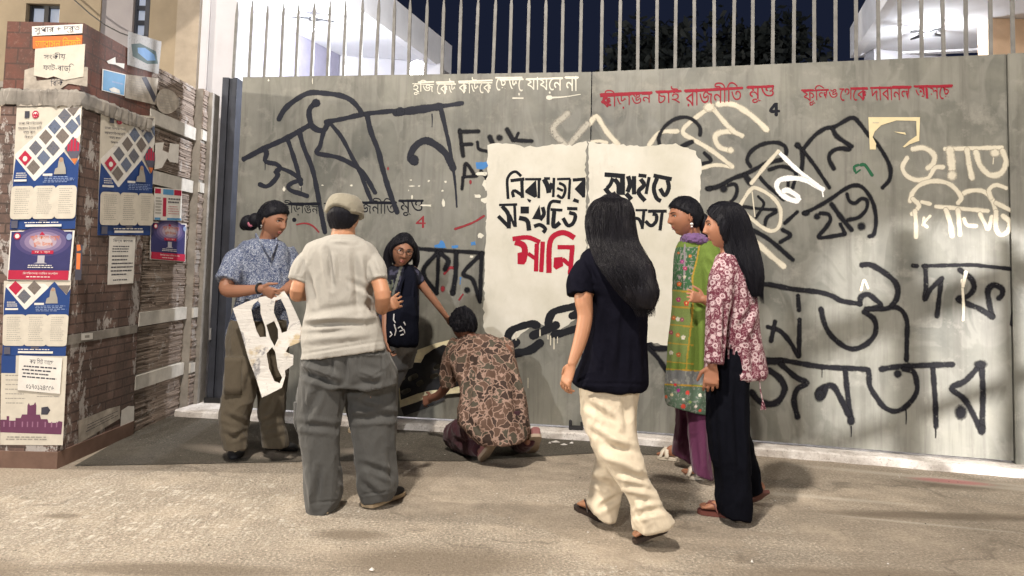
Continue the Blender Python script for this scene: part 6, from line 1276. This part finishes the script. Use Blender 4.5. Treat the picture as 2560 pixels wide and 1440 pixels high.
m_ = MB(); m_.sphere(P(1757,556,4.9), (.045,.05,.06), 0, 12); m_.tube([P(1758,560,4.9), P(1766,590,4.93), P(1768,640,4.98), P(1766,690,5.0)], [.03,.028,.024,.012], 10); part('ponytail', m_, M_hair, root, smooth=True)
m_ = MB(); c = H6.W((-.082, -.004, -.040)); 
for sx in (-1, 1): c = H6.W((sx*.083, -.004, -.046)); m_.sphere(c, .011, 0, 8); m_.sphere(c-Vector((0,0,.016)), .007, 0, 8)
part('earring', m_, plain('pearl_silver', (.75, .74, .72), .25, metal=.4), root, smooth=True)
M_green = dyed('green_embroidered_cotton', .25)
FLW = [(1100,565,5),(1195,590,6),(1130,635,8),(1155,690,8),(1105,820,9),(1100,945,9),(1165,975,10),(1060,1095,8),(1095,1105,8),(1130,1110,8),(1040,1215,8),(1095,1235,8),(1140,1255,8),(1040,1380,8),(1100,1395,9),(1150,760,6),(1110,760,5)]
FC = [(.45,.10,.04),(.50,.14,.03),(.30,.02,.22),(.38,.02,.14),(.55,.10,.03),(.35,.02,.14),(.50,.05,.03),(.50,.10,.03),(.6,.58,.52),(.28,.02,.14),(.33,.02,.10),(.48,.12,.04),(.66,.63,.57),(.6,.58,.52),(.45,.10,.04),(.55,.5,.4),(.35,.3,.35)]
def paint6(v, nn):
    q = proj(v); c = np.tile([.135, .205, .04], (len(v), 1)); Z = lambda x, y: (1360+x/3.273, 460+y/3.273); Y7 = lambda x, y: (1360+x/2.77, 880+y/2.77)
    edge = np.interp(q[:, 1], [597, 640, 692, 735, 796, 900, 952], [1747, 1742, 1731, 1733, 1730, 1717, 1716])
    inp = q[:, 0] < edge; yoke = inp & (q[:, 1] > 618) & (q[:, 1] < 724); t = vnoise(v*60, 4)
    c[yoke] = [.04, .115, .05]; c[yoke & (np.abs(t) < .12)] = [.24, .24, .22]; pan = inp & (q[:, 1] >= 724) & (q[:, 1] < 905); c[pan] = [.165, .225, .07]
    def line(a, b, w, col):
        a, b = np.array(a), np.array(b); ab = b-a; tt = np.clip(((q-a)@ab)/(ab@ab), 0, 1); c[np.hypot(*(q-a-tt[:, None]*ab).T) < w] = col
    YL = [.40, .25, .035]
    for y in (726, 766, 812, 858, 905): line((1660, y-2), (1733, y+5), 1.7, YL)
    pts = [(1748, 615), (1742, 650), (1731, 692), (1733, 735), (1730, 796), (1717, 900), (1716, 952)]
    for a, b in zip(pts, pts[1:]): line(a, b, 2.0, YL)
    line((1693, 600), (1690, 618), 1.5, YL); line((1712, 612), (1710, 700), 2.2, [.25, .22, .24])
    for (x, y, r), col in zip(FLW, FC):
        p = np.array(Z(x, y)); d = np.hypot(*(q-p).T)*(1+.12*np.sin(5*np.arctan2(q[:, 1]-p[1], q[:, 0]-p[0]))); c[d < r*.62] = col; c[d < r*.18] = [.6, .5, .2]
    lo = q[:, 1]+ .10*(1700-q[:, 0])*-1; b1 = (q[:, 1] > 926) & (q[:, 1] < 962); c[b1] = [.16, .17, .18]; c[b1 & (t > .3)] = [.26, .27, .26]; b2 = q[:, 1] >= 964; c[b2] = [.075, .12, .085]; c[b2 & (np.abs(t) < .1)] = [.20, .22, .2]
    line((1655, 922), (1790, 930), 1.6, YL); line((1655, 960), (1790, 968), 1.8, YL)
    for x, y, r, col in ((1678,955,4,(.6,.55,.5)),(1688,962,5,(.5,.03,.05)),(1696,976,6,(.28,.02,.2)),(1719,982,7,(.5,.05,.04)),(1750,988,6,(.62,.6,.52)),(1679,987,5,(.5,.45,.3)),(1665,992,5,(.5,.1,.04)),(1709,998,4,(.62,.6,.52)),(1708,1016,8,(.5,.06,.04)),(1740,1016,5,(.62,.55,.5)),(1750,1026,5,(.5,.06,.04)),(1725,1005,5,(.2,.3,.1))):
        d = np.hypot(*(q-np.array((x, y))).T); c[d < r*.75] = col
    return c
g = MB(); body_rows(g, T, 4.9, .135); limb(g, [(1756,618,4.84,28),(1776,645,4.81,31),(1788,690,4.78,26),(1794,722,4.76,23)], flat=True)
garment('kameez', g, M_green, root, .0055, 5, [(.004, 9, 3)], [(1740,760,1738,1000,8,-.012),(1755,780,1752,1000,8,.012),(1690,780,1680,980,7,.008),(1700,860,1694,1010,7,-.012),(1765,650,1790,690,6,-.01),(1775,640,1796,665,6,.008)], seed=14, paint=paint6)
g = MB(); body_rows(g, [(586,1710,1752,.10,4.87),(596,1704,1766,.115,4.87),(606,1706,1772,.12,4.88),(614,1716,1764,.10,4.89)], 4.88, .1); garment('scarf', g, cloth('purple_scarf', (.16, .085, .21), fold=.8, fscale=22), root, .006, 3, [(.007, 30, 55)], seed=15)
M_purple = cloth('plum_trousers', (.072, .016, .048), fold=.45)
g = MB(); body_rows(g, [(920,1692,1764),(985,1694,1760)], 4.92, .09); body_rows(g, [(930,1692,1760,.09,4.95),(1000,1690,1745,.085,4.99),(1060,1690,1735,.08,5.02),(1110,1684,1736,.08,5.08),(1682,1134,1735,1160,5.12,5.12,.085)], 5, .08); body_rows(g, [(930,1708,1772,.09,4.92),(1000,1714,1772,.085,4.89),(1080,1722,1774,.085,4.83),(1140,1728,1776,.085,4.79),(1736,1180,1780,1198,4.76,4.76,.085)], 4.8, .08)
garment('trousers', g, M_purple, root, .0075, 4, [(.007, 12, 4)], [(1715,1045,1705,1140,6,-.012),(1740,1050,1750,1180,7,-.012),(1760,1050,1765,1180,6,.01)], seed=16)
M_wsand = plain('white_sandal', (.70, .64, .54), .5)
sandal(root, G(1690,1152)+Vector((0,0,.02)), G(1646,1146)+Vector((0,0,.02)), M_wsand, M_wsand, .043); sandal(root, G(1778,1200)+Vector((0,0,.02)), G(1705,1194)+Vector((0,0,.02)), M_wsand, M_wsand, .043)

# ---------------- 7: woman in the maroon print kurta
root = person('woman with straight long hair in maroon and white block print kurta and black trousers', G(1830, 1285))
T = [(628,1806,1848,.07,4.08),(642,1790,1866,.11,4.08),(671,1784,1873,.13),(704,1776,1880),(766,1768,1890),(827,1765,1895),(872,1763,1907),(915,1763,1915),(1764,936,1916,930,4.08,4.08,.15),(1775,946,1908,944,4.08,4.08,.145)]
bm_ = MB(); core(bm_, T[:-1], 4.08, .13); H7 = Head(P(1813,566,4.06), (-.96,.26,-.06), h=.236).add(bm_); limb(bm_, [(1822,598,4.07,24),(1826,625,4.08,25),(1828,660,4.08,30)])
limb(bm_, [(1818,670,4.02,26),(1800,740,3.95,20),(1790,800,3.92,18),(1785,860,3.90,15),(1781,916,3.88,11)]); hand(bm_, P(1781,914,3.88), P(1775,980,3.88)-P(1781,914,3.88), (.7,.6,0), (-.75,.2,0), .17, .5, spread=.03, wr=.023)
limb(bm_, [(1858,670,4.16,26),(1872,740,4.2,20),(1868,820,4.2,17),(1850,890,4.15,12)]); hand(bm_, P(1850,890,4.15), (0,.1,-1), (-.5,-.5,0), (-.7,.3,0), .17, .5)
limb(bm_, [(1815,950,4.04,46),(1820,1100,4.02,34),(1836,1270,4.02,18)], .60); limb(bm_, [(1845,950,4.16,42),(1855,1100,4.24,30),(1890,1230,4.28,17)], .60)
foot(bm_, G(1832,1294)+Vector((0,0,.022)), G(1748,1281)+Vector((0,0,.022)), 1); foot(bm_, P(1910,1226,4.28), G(1876,1258)+Vector((0,0,.02)), -1)
finish_body(bm_, S_red, root); H7.features(root, None, FEAT); h_ = H7.hair(root, M_hair, LOOSE, .017, rough=.0015); scalp_strands(H7, root, M_hair, LOOSE, .017, 350, np.random.default_rng(37), .11, parent=h_)
HR = rowpts(densify(norm_rows([(507,1804,1838,.05,4.07),(516,1790,1850,.09,4.06),(540,1786,1866,.11,4.06),(576,1796,1878,.11,4.06),(610,1808,1890,.10,4.05),(643,1822,1899,.085,4.02),(689,1848,1908,.055,3.98),(741,1878,1904,.02,3.97)], 4.05, .1), 4), 36, 2.1)
A = np.array([[tuple(p) for p in r] for r in HR]); n_ = vnoise(A.reshape(-1, 3)*np.array([60, 60, 3]), 8)*.004; Cn = A.mean(1, keepdims=True); A = A+(A-Cn)/np.linalg.norm(A-Cn, axis=2, keepdims=True)*n_.reshape(A.shape[:2])[..., None]
m_ = MB(); m_.rings([[Vector(p) for p in r] for r in A]); strands(m_, HR, 900, np.random.default_rng(22), (.0, .15), (.7, 1.05), (0, 6.283), (.99, 1.03), .005, 5, .0015); part('long_hair', m_, M_hair, root, smooth=True)
def blockprint():
    s = N('maroon_block_print'); v = s.n('TexVoronoi'); s.set(v, Scale=30.0, Randomness=.8); s.l(s.tc.outputs['Object'], v.inputs['Vector']); n = s.noise(75, 3, .6); n2 = s.noise(42, 2, .5, None, 1.5)
    d = s.math('ADD', v.outputs[0], s.math('MULTIPLY', s.math('SUBTRACT', n, .5), .22))
    c = s.mix(s.ramp(d, [(.20, 0), (.25, 1), (.40, 1), (.46, 0)]), (.13, .03, .05), (.52, .40, .42)); c = s.mix(s.ramp(d, [(.07, .9), (.12, 0)]), c, (.50, .33, .34)); c = s.mix(s.ramp(s.math('ABSOLUTE', s.math('SUBTRACT', n2, .5)), [(.012, .85), (.035, 0)]), c, (.56, .42, .44))
    f = s.noise(9, 3, .5, s.coord((1, 1, .45)), .8); return s.fin(c, .85, s.bump(f, .35, .02), 0, .2)
M_block = blockprint()
g = MB(); body_rows(g, T, 4.08, .142); limb(g, [(1822,655,4.03,34),(1806,700,3.97,33),(1795,770,3.93,29),(1788,850,3.90,26),(1784,908,3.88,24)], flat=True)
o = garment('kurta', g, M_block, root, .0075, 4, [(.005, 10, 4)], [(1870,690,1880,760,7,-.012),(1885,760,1850,820,7,-.014),(1890,790,1860,850,7,.014),(1880,840,1890,930,8,-.012),(1815,760,1812,900,7,-.02),(1855,850,1868,940,8,.012),(1800,690,1780,720,6,-.008)], seed=17)
# open the side slit of the kurta
me = o.data; vv = np.zeros(len(me.vertices)*3); me.vertices.foreach_get('co', vv); q = proj(vv.reshape(-1, 3)+np.array(root.location)); y = q[:, 1]
ins = (y > 857) & (q[:, 0] > np.interp(y, [857, 950], [1825, 1812])) & (q[:, 0] < np.interp(y, [857, 950], [1828, 1854])); vv3 = vv.reshape(-1, 3)[:, 1]+root.location[1] < 4.05
bmx = __import__('bmesh').new(); bmx.from_mesh(me); bmx.faces.ensure_lookup_table(); idx = set(np.where(ins & vv3)[0])
__import__('bmesh').ops.delete(bmx, geom=[f for f in bmx.faces if all(w.index in idx for w in f.verts)], context='FACES_ONLY'); bmx.to_mesh(me); bmx.free()
M_bt = cloth('black_trousers', (.005, .0055, .009), .1, .3, rough=.9)
g = MB(); body_rows(g, [(840,1780,1878,.11,4.07),(930,1768,1868,.115,4.05),(1000,1767,1867,.112,4.04),(1060,1769,1868,.11,4.03),(1120,1776,1870,.105,4.02),(1198,1789,1876,.10,4.02),(1250,1790,1878,.10,4.02),(1800,1283,1872,1297,4.02,4.02,.10)], 4.02, .1); body_rows(g, [(900,1790,1868,.09,4.10),(1040,1800,1868,.09,4.16),(1125,1818,1882,.085,4.22),(1180,1834,1896,.085,4.26),(1852,1236,1906,1222,4.28,4.28,.085)], 4.2, .085)
garment('trousers', g, M_bt, root, .008, 4, [(.007, 10, 4)], [(1800,960,1815,1250,9,.012),(1840,960,1850,1240,9,-.012)], seed=18)
M_rs = plain('red_brown_sandal', (.16, .055, .045), .45)
sandal(root, G(1832,1294)+Vector((0,0,.018)), G(1748,1281)+Vector((0,0,.018)), M_rs, M_rs, .044, 'thong'); sandal(root, P(1910,1226,4.28)-Vector((0,0,.003)), G(1876,1258)+Vector((0,0,.018)), M_rs, M_rs, .044, 'thong')
m_ = MB(); m_.tube([P(1898,944,3.98), P(1901,975,3.97), P(1907,1004,3.97)], .0035, 5)
for k in range(9): m_.tube([P(1907,1003,3.97), P(1902+1.6*k,1022+RNG.uniform(-3,3),3.97)], [.004,.002], 4)
part('tassel', m_, M_block, root)

# ---------------- grit and scraps lying about
def litter():
    g = np.random.default_rng(5); m_ = MB()
    for _ in range(700):
        x, y = g.uniform(-3.3, 4.6), g.uniform(2.9, 6.0); s_ = g.uniform(.0015, .006); z = .006
        a = g.uniform(0, 6.28); p = [Vector((x+s_*g.uniform(.5, 1.2)*math.cos(a+k*1.571), y+s_*g.uniform(.5, 1.2)*math.sin(a+k*1.571), z)) for k in range(4)]
        t = Vector((x, y, z+s_*g.uniform(.3, .9))); m_.add(p+[t], [(0, 1, 4), (1, 2, 4), (2, 3, 4), (3, 0, 4)], int(g.integers(0, 3)))
    for x, y, s_ in ((1390,1105,.05),(1410,1112,.03),(1375,1108,.02),(1430,1108,.025),(1880,1405,.012),(930,1425,.02)):
        c = G(x, y, .008); p = [c+Vector((s_*g.uniform(.4, 1)*math.cos(k*1.05), s_*.6*g.uniform(.4, 1)*math.sin(k*1.05), 0)) for k in range(6)]; m_.add(p+[c+Vector((0, 0, .012))], [(k, (k+1) % 6, 6) for k in range(6)], 2)
    return tag(mesh_obj('litter', m_, [plain('dark_grit', (.06, .05, .04)), plain('pale_grit', (.40, .36, .30)), plain('plaster_crumbs', (.62, .60, .57))], base=(0, 4, 0)), 'grit, paper crumbs and plaster bits scattered over the concrete', 'litter', kind='stuff')
litter()
for r_ in ROOTS:
    if '_b' in r_: del r_['_b']
